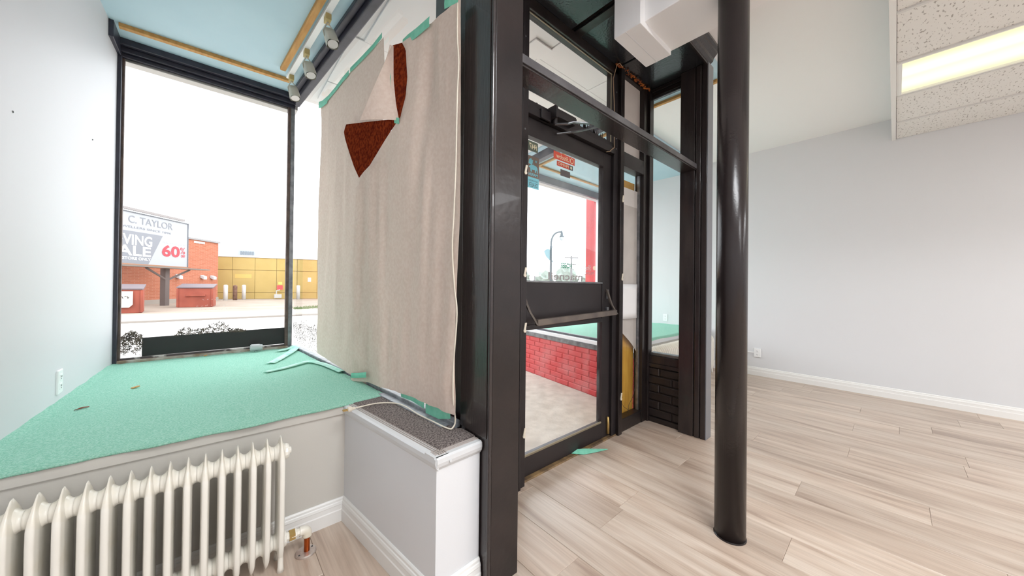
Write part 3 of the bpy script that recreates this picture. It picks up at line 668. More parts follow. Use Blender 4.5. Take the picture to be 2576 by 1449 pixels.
# ---- diagonal side glass of the left bay
P0 = Vector((.55, 3.67, 0)); DU = Vector((.0865, -.9963, 0)); DN = Vector((-.9963, -.0865, 0))
def G(s, z, off=0): p = P0+DU*s+DN*off; return Vector((p.x, p.y, z))
w2 = empty('window_2', (.65, 2.45, .565), 'side glass of the left bay facing the entrance recess', 'window', None, 'structure')
def slab(s0, s1, z0, z1, o0, o1):
    return MB().prism([tuple(G(s0, 0, o0))[:2], tuple(G(s1, 0, o0))[:2], tuple(G(s1, 0, o1))[:2], tuple(G(s0, 0, o1))[:2]], z0, z1)
build('glass_pane', slab(-.01, 2.47, .59, 2.80, -.003, .003), GLASS, w2)
build('head_frame', slab(-.02, 2.47, 2.795, 2.872, -.02, .035), DARK, w2, bevel=.008)
build('head_frame', slab(-.02, 2.47, 2.835, 2.872, .035, .075), DARK, w2, bevel=.008)
TRK = mat('grey_metal_track', srgb(150, 156, 162), .45, c2=srgb(112, 116, 120), vs=30, bump=.2, bs=90)
build('bottom_track', slab(-.0, 2.47, .552, .582, -.02, .018), TRK, w2, bevel=.004)
build('track_flange', slab(1.85, 2.44, .558, .566, .015, .055), TRK, w2, bevel=.002)
def sidep(r):
    s = r.uniform(0, .68); top = .82+.07*abs(noise.noise(Vector((s*14, 2, 1))))*2-.03
    return G(s, .60+(top-.60)*math.sqrt(r.random()), .006), DU, Z_, DN
tag(build('shredded_film', scraps(900, sidep, 8, .028), SCRAP, w2), 'shredded film on the side glass beside the brown paper', None, None, 'stuff')

# ---- brown paper sheets on that glass
def fold(s, z, k=0):
    return 1.0*(.022*noise.noise(Vector((s*5.5+z*.5+k, z*.8, 1.3)))+.018*noise.noise(Vector((s*13-z*.6, z*1.3, 4+k)))+.0045*noise.noise(Vector((s*30, z*2.2, 9+k)))+.004*noise.noise(Vector((s*13, z*8, 7)))*(1.2 if z < 1.1 else .5))
pl = empty('kraft_paper', (*G(1.24, 0)[:2], .58), 'brown kraft paper sheet nearer the street taped to the side glass', 'paper', 'brown paper on the side glass')
rows = []
for i in range(71):
    v = i/70; r_ = []
    for j in range(41):
        s = .722+.028*(1-v)**2*0+(1.79-.722)*j/40
        z0, z1 = .614-.05*(s-.77)/.67*.9, 2.549-.02*(s-.714)
        z = z0+(z1-z0)*v
        tp = min(1, (z1-z)/.22)*min(1, .35+(z-z0)/.25)
        r_.append(G(s+.018*(1-v), z, min(.034, max(.006, .019+fold(s, z)*.75*tp))))
    rows.append(r_)
build('sheet', MB().grid(rows), KRAFT, pl, smooth=True)
def ribbon(pts, w, nrm_off=0):                # tape strip along polyline of (s, z_top, off)
    rows = []
    for s, z, o in pts: rows.append([G(s, z-w, o+.002), G(s, z-w*.5, o+.0035), G(s, z, o+.002)])
    return MB().grid(rows)
build('tape_strip', ribbon([(.70, 2.568, .022), (.78, 2.545, .024), (.90, 2.535, .024)], .05), TAPE, pl, solid=.0005)
build('tape_strip', ribbon([(.88, 2.532, .024), (1.05, 2.54, .022), (1.2, 2.55, .024), (1.31, 2.552, .024)], .034), TAPE, pl, solid=.0005)
build('tape_strip', ribbon([(1.33, 2.555, .024), (1.5, 2.548, .024), (1.66, 2.548, .022), (1.775, 2.56, .02)], .030), TAPE, pl, solid=.0005)
pr = empty('kraft_paper', (*G(2.0, 0)[:2], .58), 'larger brown kraft paper sheet beside the black post with peeled corner', 'paper', 'brown paper on the side glass')
SL = [(.56, 1.487), (.94, 1.498), (1.43, 1.529), (1.53, 1.560), (1.776, 1.575), (1.817, 1.713), (1.906, 1.88), (1.97, 2.05), (2.06, 2.10), (2.149, 2.112), (2.30, 2.092), (2.35, 2.054)]
rows = []
for i in range(91):
    zn = .56+(2.351-.56)*i/90; r_ = []
    sl = lerp(SL, zn)
    for j in range(45):
        u = j/44; s = sl+(2.512-sl)*u
        zb = lerp([(1.49, .564), (1.695, .59), (2.209, .62), (2.52, .627)], s); zt = 2.351-.084*max(0, s-2.054)
        z = zb+(zn-.56)/(2.351-.56)*(zt-zb)
        edge = .02*math.exp(-((s-sl)/.12)**2)*(1 if zn < 1.8 else .6)
        tp = min(1, .15+max(0, 2.34-z)/.2)*min(1, .5+max(0, z-.6)/.3)*(min(1, .1+(s-sl)/.14) if zn > 1.72 else 1)
        r_.append(G(s, z, max(.012, .036+fold(s, z, 5)*1.1*tp+edge)))
    rows.append(r_)
build('sheet', MB().grid(rows), KRAFT, pr, smooth=True)
def patch(Lp, Rp, oL, oR, bulge, n=14, mt=KRAFT, name='peeled_corner'):
    rows = []
    for i in range(n+1):
        v = i/n; fa = v*(len(Lp)-1); ia = min(int(fa), len(Lp)-2); ta = fa-ia
        fb = v*(len(Rp)-1); ib = min(int(fb), len(Rp)-2); tb = fb-ib
        a = [p_+(q_-p_)*ta for p_, q_ in zip(Lp[ia], Lp[ia+1])]; b = [p_+(q_-p_)*tb for p_, q_ in zip(Rp[ib], Rp[ib+1])]
        la, lb = (a[2], b[2]) if len(a) == 3 else (oL, oR)
        rows.append([G(a[0]+(b[0]-a[0])*j/n, a[1]+(b[1]-a[1])*j/n, la+(lb-la)*j/n+bulge*math.sin(math.pi*j/n)) for j in range(n+1)])
    return build(name, MB().grid(rows), mt, pr, smooth=True)
tag(patch([(1.575, 1.779), (1.50, 1.86), (1.430, 1.955), (1.345, 2.08), (1.325, 2.13), (1.361, 2.165)], [(1.58, 1.778), (1.66, 1.797), (1.76, 1.842), (1.88, 1.906), (1.95, 1.95), (2.05, 1.975)], .058, .046, .004, mt=KRAFT_SHADE, name='shaded_paper'), 'paper by the flap with dark reddish shade painted in')
patch([(1.947, 2.381), (1.963, 2.287), (1.974, 2.2), (1.998, 2.068), (2.034, 1.966)], [(2.062, 2.352), (2.100, 2.28), (2.116, 2.149), (2.11, 2.06), (2.075, 1.962)], .056, .042, .002, mt=KRAFT_SHADE, name='shaded_paper')  # red-brown here is painted shade on the sheet beside the flap
patch([(2.029, 2.324, .09), (1.991, 2.202, .125), (1.937, 2.085, .155), (1.882, 1.973, .18)], [(2.009, 2.344, .07), (2.004, 2.181, .065), (2.022, 2.056, .06), (2.048, 1.963, .055)], 0, 0, .014, mt=KRAFT)
build('tape_strip', ribbon([(2.046, 2.375, .038), (2.10, 2.372, .040), (2.18, 2.36, .042), (2.29, 2.357, .040)], .045), TAPE, pr, solid=.0005)
build('tape_strip', ribbon([(2.40, 2.37, .036), (2.495, 2.345, .036)], .04), TAPE, pr, solid=.0005)
build('tape_strip', ribbon([(1.985, 2.325, .080), (1.998, 2.25, .080), (2.006, 2.185, .078)], .05), TAPE, pr, solid=.0005)
build('tape_strip', ribbon([(2.02, 1.985, .064), (2.062, 1.968, .060)], .03), TAPE, pr, solid=.0005)
build('tape_strip', ribbon([(1.511, .615, .06), (1.60, .632, .058), (1.712, .656, .056)], .030), TAPE, pr, solid=.0005)
build('tape_strip', MB().grid([[G(1.575, 1.535, .052), G(1.585, 1.535, .051)], [G(1.533, 1.40, .054), G(1.548, 1.40, .053)]]), TAPE, pr, solid=.0005)
build('tape_strip', ribbon([(2.05, .622, .024), (2.16, .628, .026), (2.262, .618, .024)], .032), TAPE, pr, solid=.0005)
build('tape_strip', ribbon([(2.275, .625, .024), (2.38, .628, .026), (2.47, .655, .03)], .055), TAPE, pr, solid=.0005)

# ---- ivory extension cord hanging down the post and across the ledge
pth = [G(2.495, 2.30, .040), G(2.50, 2.15, .042), G(2.508, 2.05, .040), G(2.503, 1.91, .042), G(2.50, 1.65, .042), G(2.495, 1.45, .045), G(2.488, 1.30, .046), G(2.50, 1.146, .042), G(2.516, 1.036, .040), G(2.505, .85, .044), G(2.503, .70, .044),
       Vector((.745, 1.19, .60)), Vector((.735, 1.188, .572)), Vector((.718, 1.20, .566)), Vector((.703, 1.315, .566)), Vector((.692, 1.424, .566)), Vector((.690, 1.545, .566)), Vector((.665, 1.625, .567)), Vector((.601, 1.664, .570)), Vector((.53, 1.674, .568)), Vector((.488, 1.674, .566))]
def smooth_path(p, n=5):
    p = [Vector(q) for q in p]; out = []
    for i in range(len(p)-1):
        a, b, c, d = p[max(i-1, 0)], p[i], p[i+1], p[min(i+2, len(p)-1)]
        for k in range(n):
            t = k/n; out.append(.5*((2*b)+(c-a)*t+(2*a-5*b+4*c-d)*t*t+(3*b-a-3*c+d)*t**3))
    return out+[p[-1]]
ec = empty('extension_cord', (.60, 1.5, .56), 'ivory lamp cord hanging down the post onto the ledge', 'cord')
build('cord', MB().tube(smooth_path(pth), .0033, 8), IVORY, ec, smooth=True)
pg = build('plug', MB().lathe((.498, 1.674, .567), (-1, .02, 0), [(0, .006), (.012, .008), (.016, .012), (.030, .013), (.032, .009)], 12), IVORY, ec)
for dy in (-.006, .006): build('prong', MB().box(.446, .466, 1.674+dy-.0015, 1.674+dy+.0015, .564, .570), BRASS, pg)

# ---- pine battens and track light on the blue ceiling
tag(build('pine_batten', MB().bar((-.505, 3.42, 2.857), (.447, 3.375, 2.857), (0, .018, 0), (0, 0, .013)), PINE, bevel=.002), 'pine batten on the blue ceiling parallel to the street window', 'batten', 'pine battens on the blue ceilings')
tag(build('pine_batten', MB().bar((.475, 2.05, 2.857), (.380, 3.228, 2.857), (.018, .0015, 0), (0, 0, .013)), PINE, bevel=.002), 'pine batten on the blue ceiling beside the white track lights', 'batten', 'pine battens on the blue ceilings')
tl = empty('track_light', (.47, 2.75, 2.87), 'white track light with three spot heads on the blue ceiling', 'track light')
build('track_rail', MB().bar((.530, 2.02, 2.855), (.432, 3.32, 2.855), (.018, .0014, 0), (0, 0, .014)), PLATE, tl, bevel=.003)
HEADM = mat('ivory_grey_lamp_metal', srgb(206, 204, 192), .4); ADPT = mat('tan_adapter', srgb(196, 178, 120), .45); BULB = mat('lamp_face', srgb(232, 226, 226), .3)
for i, (y_, yaw_, tilt) in enumerate(((2.37, .25, .35), (2.83, .15, .25), (3.26, .1, .15))):
    x_ = .507-(y_-2.33)*.0754+.006
    hd_ = build('lamp_head', MB().box(x_-.016, x_+.016, y_-.030, y_+.030, 2.802, 2.842), ADPT, tl, bevel=.003)
    c = Vector((x_+.02, y_+.005, 2.715)); ax = Vector((.15+.1*yaw_, -.25-tilt*.4, -1)).normalized()
    yk = MB(); s_ = Vector((0, 1, 0)).cross(ax).normalized()
    for sg in (-1, 1): yk.tube([(x_, y_, 2.802), c+s_*sg*.034-ax*.045, c+s_*sg*.036+ax*.0], .0035, 6)
    build('yoke', yk, HEADM, hd_)
    w_ = ax.cross(s_); mb = MB(); ring = []
    for k, (al, hw_) in enumerate(((-.05, .018), (-.045, .030), (-.005, .034), (.04, .036), (.055, .034))):
        ring.append([c+ax*al+s_*(hw_*math.copysign(abs(math.cos(a))**.5, math.cos(a)))+w_*(hw_*math.copysign(abs(math.sin(a))**.5, math.sin(a))) for a in [2*math.pi*q/20 for q in range(21)]])
    mb.grid(ring); k0 = len(mb.v); mb.v += [tuple(p) for p in ring[0][:20]]; mb.f.append(tuple(range(k0+19, k0-1, -1)))
    build('lamp_body', mb, HEADM, hd_, smooth=True)
    build('lamp_face', MB().lathe(c+ax*.050, ax, [(0, .031), (.002, .031)], 20), BULB, hd_)

# ---- outlets
def outlet(c, n, label, raceway=None):
    c = Vector(c); n = Vector(n); t = Vector((0, 0, 1)).cross(n)
    o = empty('wall_outlet', tuple(c-Vector((0, 0, .057))), label, 'outlet', 'wall outlets')
    pk = build('cover_plate', MB().bar(c, c+n*.009, t*.036, Vector((0, 0, .057))), PLATE, o, bevel=.003)
    for dz_ in (.022, -.022):
        sk = build('socket', MB().bar(c+n*.008+Vector((0, 0, dz_)), c+n*.0108+Vector((0, 0, dz_)), t*.016, Vector((0, 0, .015))), PLATE, o, bevel=.003)
        for dt in (-.006, .006): build('slot', MB().bar(c+n*.0105+t*dt+Vector((0, 0, dz_+.003)), c+n*.0115+t*dt+Vector((0, 0, dz_+.003)), t*.0013, Vector((0, 0, .004))), SLOT, sk)
        build('slot', MB().lathe(c+n*.0105+Vector((0, 0, dz_-.008)), n, [(0, .0025), (.001, .0025)], 8), SLOT, sk)
    return o
outlet((-.566, 2.665, .663), (1, .02, 0), 'white outlet on the left wall above the green carpet')
outlet((5.4, 2.42, .67), (-1, 0, 0), 'white outlet seen through the narrow glass above the far carpet')
o3 = outlet((5.392, 1.20, .30), (-1, 0, 0), 'white outlet low on the pale grey wall right of the column')
build('back_box', MB().box(5.388, 5.4, 1.162, 1.238, .242, .358), PLATE, o3, bevel=.002)
build('raceway', MB().box(5.388, 5.4, 1.238, 1.75, .292, .308), PLATE, o3, bevel=.002)
# nail holes on the left wall
for y_, z_ in ((2.167, 1.776), (3.113, 1.98)):
    tag(build('wall_anchor', MB().lathe((-.575+.022*(y_-2.13)/1.0, y_, z_), (1, .02, 0), [(0, .005), (.003, .003)], 8), STEEL), 'small grey wall anchor in the left wall '+('near the frame edge' if y_ < 2.5 else 'closer to the street window'), 'anchor')

# ---- loose things on the green carpet
sh = empty('spot_lamp_head', (.264, 3.60, .567), 'loose grey cylindrical lamp head lying by the window sill', 'lamp')
build('lamp_body', MB().lathe((.225, 3.59, .603), (1, .05, -.05), [(0, .022), (.008, .028), (.06, .028), (.072, .024), (.082, .024)], 20), mat('grey_plastic', srgb(196, 198, 200), .4), sh, smooth=False)
for dx in (.03, .045): build('contact_pin', MB().tube([(.225+dx, 3.582, .578), (.225+dx, 3.578, .5685)], .0025, 6), STEEL, sh)
def floor_tape(name, pts, w, label, z=.571):
    rows = []
    for i, p in enumerate(pts):
        a = Vector(pts[max(i-1, 0)]); b = Vector(pts[min(i+1, len(pts)-1)]); d = (b-a); d.z = 0; d.normalize(); q = Vector((-d.y, d.x, 0))*w/2
        rows.append([Vector(p)-q, Vector(p)+Vector((0, 0, .004)), Vector(p)+q])
    return tag(build('tape_strip', MB().grid(rows), TAPEL, solid=.0006, smooth=True), label, 'tape', 'loose masking tape')
floor_tape('t', smooth_path([(.302, 2.975, .572), (.33, 3.02, .574), (.40, 3.16, .577), (.49, 3.36, .58), (.555, 3.56, .584)], 3), .06, 'pale green tape strip running from the window corner across the carpet')
floor_tape('t', smooth_path([(.40, 3.46, .572), (.45, 3.475, .58), (.50, 3.52, .578), (.54, 3.61, .582)], 3), .05, 'short crumpled tape curl in the corner beside the window post')
floor_tape('t', smooth_path([(.248, 2.705, .572), (.346, 2.743, .573), (.477, 2.833, .576), (.53, 2.845, .578), (.585, 2.70, .576), (.615, 2.52, .576), (.628, 2.38, .578)], 3), .05, 'long pale tape strip on the carpet reaching the brown paper')
tag(build('carpet_crumb', MB().bar((-.335, 2.735, .571), (-.312, 2.757, .574), (.006, -.004, 0), (0, 0, .003)), PINE, bevel=.002), 'small wood splinter on the middle of the green carpet', 'debris')
tag(build('dead_leaf', MB().grid([[(-.472, 2.437, .568), (-.466, 2.430, .572)], [(-.452, 2.452, .574), (-.444, 2.444, .571)], [(-.434, 2.464, .570), (-.432, 2.461, .569)]]), mat('dry_leaf', srgb(120, 66, 40), .7), solid=.002), 'tiny dry brown leaf on the carpet near the left wall', 'leaf')
tag(build('wood_chip', MB().bar((-.062, 3.60, .570), (-.045, 3.61, .573), (.002, -.012, 0), (0, 0, .002)), PINE), 'small wood chip under the black strip of the window', 'debris')
tag(build('tape_strip', MB().grid([[(1.828, 1.448, .016), (1.86, 1.420, .013)], [(1.895, 1.450, .024), (1.90, 1.400, .004)], [(1.945, 1.424, .022), (1.955, 1.378, .004)], [(2.02, 1.385, .012), (2.02, 1.355, .004)], [(2.097, 1.340, .004), (2.094, 1.333, .004)]]), TAPE, solid=.0008, smooth=False), 'twisted green tape piece on the floor at the door threshold', 'tape', 'loose masking tape')

# ================================================================== radiators
RP = .0455
def section_mesh():
    mb = MB()
    lev = [(.018, .0015, .020), (.035, .006, .034), (.060, .0105, .052), (.100, .0120, .062), (.16, .0120, .066), (.40, .0120, .066), (.445, .0120, .063), (.470, .0100, .055), (.492, .006, .040), (.508, .0035, .026), (.524, .0012, .010)]
    rows = []
    for z, hx, hy in lev:
        ring = []
        for k in range(24):
            a = 2*math.pi*k/24; ca, sa = math.cos(a), math.sin(a)
            groove = 1-.16*math.exp(-((abs(sa)-.75)/.08)**2)
            ring.append((hx*math.copysign(abs(ca)**.5, ca)*groove, hy*math.copysign(abs(sa)**.42, sa), z))
        rows.append(ring+[ring[0]])
    mb.grid(rows); n = 25
    mb.f.append(tuple(range(23, -1, -1))); mb.f.append(tuple(range((len(lev)-1)*n, (len(lev)-1)*n+24)))
    for zc, r0, r1 in ((.458, .037, .0275), (.100, .040, .029)):
        prof = [(-RP/2, r1), (-RP/2+.004, r1), (-.014, r1+.003), (-.008, r0), (.008, r0), (.014, r1+.003), (RP/2-.004, r1), (RP/2-.0005, r1)]
        mb.lathe((0, 0, zc), (1, 0, 0), prof, 18)
    me = mb.mesh('radiator_section'); me.materials.append(CREAM); me.shade_smooth(); return me
SECM = section_mesh()
def radiator(xs, y, label):
    xc = sum(xs)/len(xs)
    r = empty('radiator', (xc, y, 0), label, 'radiator', 'cast iron radiators')
    for x in xs: inst(SECM, 'radiator_section', (x, y, 0), r)
    for x in (xs[0], xs[-1]):
        for dy in (-.042, .042):
            build('leg', MB().lathe((x, y+dy, 0), (0, 0, 1), [(0, .013), (.02, .010), (.06, .009), (.10, .012)], 12), CREAM, r, smooth=True)
    xe = max(xs)
    build('end_plug', MB().lathe((xe+.010, y, .458), (1, 0, 0), [(0, .030), (.012, .030), (.018, .026), (.019, .014), (.026, .013)], 14), CREAM, r)
    return r
xsA = [.208-RP*i for i in range(17)]
ra = radiator(xsA, 1.66, 'ivory cast iron radiator below the left green platform')
xe = xsA[0]
va = build('valve', MB().lathe((xe+.010, 1.66, .100), (1, 0, 0), [(0, .030), (.010, .030), (.012, .018), (.030, .016), (.031, .020), (.050, .020), (.052, .015), (.075, .015)], 8), CREAM, ra)
build('union_nut', MB().lathe((xe+.034, 1.66, .100), (1, 0, 0), [(0, .0225), (.020, .0225)], 6), BRASS, va)
build('elbow', MB().tube(smooth_path([(xe+.070, 1.66, .100), (xe+.090, 1.66, .098), (xe+.098, 1.66, .088), (xe+.099, 1.66, .070)], 4), [.018]*13, 14), CREAM, va, smooth=True)
build('pipe', MB().lathe((xe+.099, 1.66, 0), (0, 0, 1), [(0, .011), (.072, .011), (.073, .015), (.083, .015)], 14), COPPER, ra, smooth=False)
es = build('floor_flange', MB().lathe((xe+.095, 1.66, 0), (0, 0, 1), [(0, .040), (.005, .040), (.008, .036)], 24), mat('tarnished_plate', srgb(206, 196, 188), .35, metal=.5, c2=srgb(170, 150, 140), vs=20), ra)
for dx, dy in ((.026, .012), (-.026, -.012)): build('screw_hole', MB().lathe((xe+.095+dx, 1.66+dy, .0075), (0, 0, 1), [(0, .004), (.001, .004)], 8), SLOT, es)
xsB = [3.42+RP*i for i in range(38)]
radiator(xsB, 1.69, 'long ivory radiator below the right display platform behind the post')

# ================================================================== right display bay
struct('wall_bay_right', MB().prism([(3.02, 1.82), (5.4, 1.82), (5.4, 3.70), (3.28, 3.70)], 0, .550), GREIGE, 'greige low wall below the right display platform', 'wall')
struct('trim_4', MB().box(3.02, 5.4, 1.805, 1.822, .505, .552), GREYW, 'grey nosing strip under the right platform carpet', 'trim', bevel=.003)
struct('baseboard_bay_right', MB().extr(BBP, (3.02, 1.82), (5.39, 1.82), (0, -1)), TRIMW, 'white baseboard behind the long right radiator', 'baseboard')
rows = []
for i in range(25):
    v = i/24; r_ = []
    for j in range(41):
        u = j/40; y = 1.80+.006*math.sin(u*21)+(3.67-1.80)*v; xl = 3.015+(y-1.8)*.139
        x = xl+(5.398-xl)*u
        r_.append((x, y, .5655+.0025*noise.noise(Vector((x*5, y*5, 9)))+(.008+.01*noise.noise(Vector((y*6, 2, 2))) if u > .985 else 0)))
    rows.append(r_)
tag(build('green_carpet', MB().grid([[(p[0], p[1]+.002, p[2]-.016) for p in rows[0]]]+rows), GREEN, smooth=True), 'green carpet covering the right display platform beyond the narrow glass', 'carpet')
tag(build('pine_batten', MB().box(3.068, 3.10, .97, 1.86, 2.846, 2.871), PINE, bevel=.002), 'pine batten behind the right entrance post above the narrow glass', 'batten', 'pine battens on the blue ceilings')
tag(build('pine_batten', MB().bar((3.30, 2.0, 2.888), (3.50, 3.55, 2.888), (.018, 0, 0), (0, 0, .012)), PINE, bevel=.002), 'pine batten on the far blue ceiling seen through the door glass', 'batten', 'pine battens on the blue ceilings')
tag(build('pine_batten', MB().box(3.50, 5.36, 3.38, 3.415, 2.876, 2.90), PINE, bevel=.002), 'pine batten along the street window of the far right bay', 'batten', 'pine battens on the blue ceilings')

# vestibule side of the right bay: red brick base, sill, glass
vw = empty('wall_vestibule_right', (3.08, 2.58, 0), 'low red painted brick wall outside the shop door', 'wall', None, 'structure')
A_, B_ = Vector((2.915, 1.50)), Vector((3.245, 3.75)); u_ = (B_-A_).normalized(); n_ = Vector((-u_[1], u_[0]))   # n_ points to the recess
def V(s, o): p = A_+u_*s+n_*o; return (p[0], p[1])
Lv = (B_-A_).length
def vs_slab(s0, s1, z0, z1, o0, o1): return MB().prism([V(s0, o0), V(s1, o0), V(s1, o1), V(s0, o1)], z0, z1)
build('wall_core', vs_slab(0, Lv, -.10, .487, -.10, 0), REDM, vw)
lay(vw, tuple(B_), tuple(A_), 0, 8, .0608, .215, REDB, .03, .006)
build('cap_board', vs_slab(0, Lv, .487, .537, -.10, .014), mat('worn_black_cap', srgb(58, 58, 60), .6, c2=srgb(110, 112, 114), vs=14), vw, bevel=.004)
build('metal_sill', vs_slab(0, Lv, .537, .580, -.10, .004), ALU, vw, bevel=.004)
build('sill_bead', vs_slab(0, Lv, .580, .602, -.06, -.03), DARK, vw, bevel=.003)
w6 = empty('window_6', (3.1, 2.6, .6), 'side glass of the right bay facing the entrance recess', 'window', None, 'structure')
build('glass_pane', vs_slab(0, Lv-.05, .60, 2.81, -.048, -.042), GLASS, w6)
build('head_frame', vs_slab(0, Lv, 2.80, 2.90, -.08, 0), DARK, w6, bevel=.004)
build('corner_post', vs_slab(Lv-.06, Lv, .60, 2.81, -.065, -.02), DARK, w6, bevel=.003)
build('corner_post', vs_slab(0, .05, .60, 2.81, -.07, -.01), BLACKP, w6, bevel=.003)
w7 = empty('window_7', (4.3, 3.7, .57), 'street window of the right display bay', 'window', None, 'structure')
build('glass_pane', MB().box(3.28, 5.4, 3.70, 3.706, .60, 2.80), GLASS, w7)
build('head_frame', MB().box(3.26, 5.4, 3.66, 3.72, 2.79, 2.90), DARK, w7, bevel=.004)
build('sill', MB().box(3.28, 5.4, 3.66, 3.72, .55, .60), DARK, w7, bevel=.004)
build('jamb', MB().box(5.37, 5.4, 3.66, 3.72, .60, 2.79), ALU, w7, bevel=.004)
FASC = mat('pale_fascia', srgb(190, 188, 186), .8)
# left vestibule wall and exterior skin
struct('wall_vestibule_left', MB().prism([(.56, 3.75), (.773, 1.30), (.80, 1.30), (.58, 3.75)], -.05, .552), REDM, 'red painted low wall under the papered glass outdoors', 'wall')
struct('wall_front_left', MB().box(-.8, .56, 3.72, 3.85, -.12, .556).box(-.8, .56, 3.72, 3.85, 2.78, 2.975), FASC, 'outside face below and above the left street window', 'wall')
struct('wall_front_right', MB().box(3.245, 5.6, 3.72, 3.85, -.12, .556).box(3.245, 5.6, 3.72, 3.85, 2.80, 2.975), FASC, 'outside face below and above the right street window', 'wall')
struct('trim_5', MB().box(5.50, 5.75, 3.86, 4.05, -.12, 3.0), REDB, 'red painted pier outside the right street window', 'pier')
# white boarded ceiling of the recess
vc = struct('ceiling_vestibule', MB().prism([(.58, 3.72), (.79, 1.51), (2.92, 1.51), (3.24, 3.72)], 2.962, 2.974), CEILW, 'white boarded ceiling of the entrance recess outdoors', 'ceiling')
for yr in ((1.52, 1.86), (1.868, 2.60), (2.608, 3.33), (3.338, 3.72)):
    xs = [.80, 1.28, 1.89, 2.54, 3.0] if yr[0] < 2.6 else [.72, 1.35, 2.0, 2.62, 3.08]
    for a, b in zip(xs, xs[1:]):
        dzr = random.uniform(0, .006); build('ceiling_panel', MB().box(a+.003, b-.003, yr[0], yr[1], 2.946+dzr, 2.962), CEILW, vc, bevel=.003)
tag(build('ceiling_patch', MB().box(1.72, 1.895, 1.72, 1.866, 2.936, 2.947), CEILW, bevel=.002), 'small square white patch board on the recess ceiling', 'patch board')

# ================================================================== outdoors
GZ = -.15
EARTH = mat('pale_asphalt_lot', srgb(150, 138, 126), .95, c2=srgb(140, 126, 112), vs=.8, detail=8)
ROADM = mat('pale_road', srgb(178, 174, 170), .95, c2=srgb(170, 166, 161), vs=.6)
SIDEM = mat('pale_sidewalk', srgb(160, 152, 142), .95, c2=srgb(150, 141, 131), vs=2)
struct('ground_entry', MB().prism([(.54, 3.9), (.80, 1.50), (2.93, 1.50), (3.26, 3.9)], -.12, -.002), CONC, 'worn concrete floor of the entrance recess outdoors', 'ground')
struct('ground_sidewalk', MB().box(-60, 90, 3.86, 6.6, -.3, -.03), CONC, 'near sidewalk in front of the shop', 'sidewalk')
struct('ground_road', MB().box(-60, 90, 6.6, 15.7, -.35, GZ), ROADM, 'pale street running past the shop', 'road')
struct('ground_kerb', MB().box(-60, 90, 15.7, 16.0, -.35, GZ+.06), mat('kerb_concrete', srgb(140, 132, 124), .9), 'low kerb on the far side of the street', 'kerb')
struct('ground_far_sidewalk', MB().box(-60, 90, 16.0, 19.2, -.35, GZ+.045), SIDEM, 'far sidewalk across the street', 'sidewalk')
struct('ground_lot', MB().box(-60, 90, 19.2, 110, -.4, GZ), EARTH, 'pale asphalt lot in front of the brick building', 'ground')

# brick building (far)
bk = mat('orange_brick_far', srgb(180, 112, 84), .9, c2=srgb(164, 92, 62), vs=1.5)
t_ = bk.node_tree; b_ = t_.nodes['Principled BSDF']; tcx = t_.nodes.new('ShaderNodeTexCoord'); bt = t_.nodes.new('ShaderNodeTexBrick')
bt.inputs['Color1'].default_value = srgb(172, 104, 78); bt.inputs['Color2'].default_value = srgb(160, 92, 66); bt.inputs['Mortar'].default_value = srgb(172, 122, 100)
bt.inputs['Scale'].default_value = 1.0; bt.inputs['Brick Width'].default_value = .24; bt.inputs['Row Height'].default_value = .085; bt.inputs['Mortar Size'].default_value = .008
mpx = t_.nodes.new('ShaderNodeMapping'); mpx.inputs['Rotation'].default_value = (math.pi/2, 0, 0)
t_.links.new(tcx.outputs['Object'], mpx.inputs[0]); t_.links.new(mpx.outputs[0], bt.inputs['Vector']); t_.links.new(bt.outputs[0], b_.inputs['Base Color'])
f0 = Vector((.11, 32.35)); fu = Vector((-3.17, -4.05)).normalized(); fn = Vector((fu[1], -fu[0]))
if fn[1] > 0: fn = -fn
def Fp(s, o=0): p = f0+fu*s+fn*o; return (p[0], p[1])
bb = empty('brick_building', (*Fp(8), GZ), 'orange brick building behind the billboard', 'building')
build('wall', MB().prism([Fp(0), Fp(16), Fp(16, -12), Fp(0, -12)], GZ, 3.98), bk, bb)
build('parapet_cap', MB().prism([Fp(-.08, .08), Fp(16, .08), Fp(16, -12), Fp(-.08, -12)], 3.98, 4.10), mat('grey_coping', srgb(140, 138, 138), .7), bb)
build('base_course', MB().prism([Fp(-.02, .05), Fp(16, .05), Fp(16, 0), Fp(-.02, 0)], GZ, .10), mat('grey_plinth', srgb(150, 140, 130), .9), bb)
FLOODM = mat('flood_grey', srgb(190, 192, 194), .5)
for s in (.55, 1.35, 3.15):
    p = Fp(s, .25); q = Fp(s, 0)
    fl_ = build('floodlight', MB().bar((q[0], q[1], 1.55), (p[0], p[1], 1.45), (fu[0]*.12, fu[1]*.12, 0), (0, 0, .10)), FLOODM, bb, bevel=.01)
build('wall_sign', MB().prism([Fp(1.2, .04), Fp(2.0, .04), Fp(2.0, 0), Fp(1.2, 0)], 3.78, 3.90), PRINTW, bb)

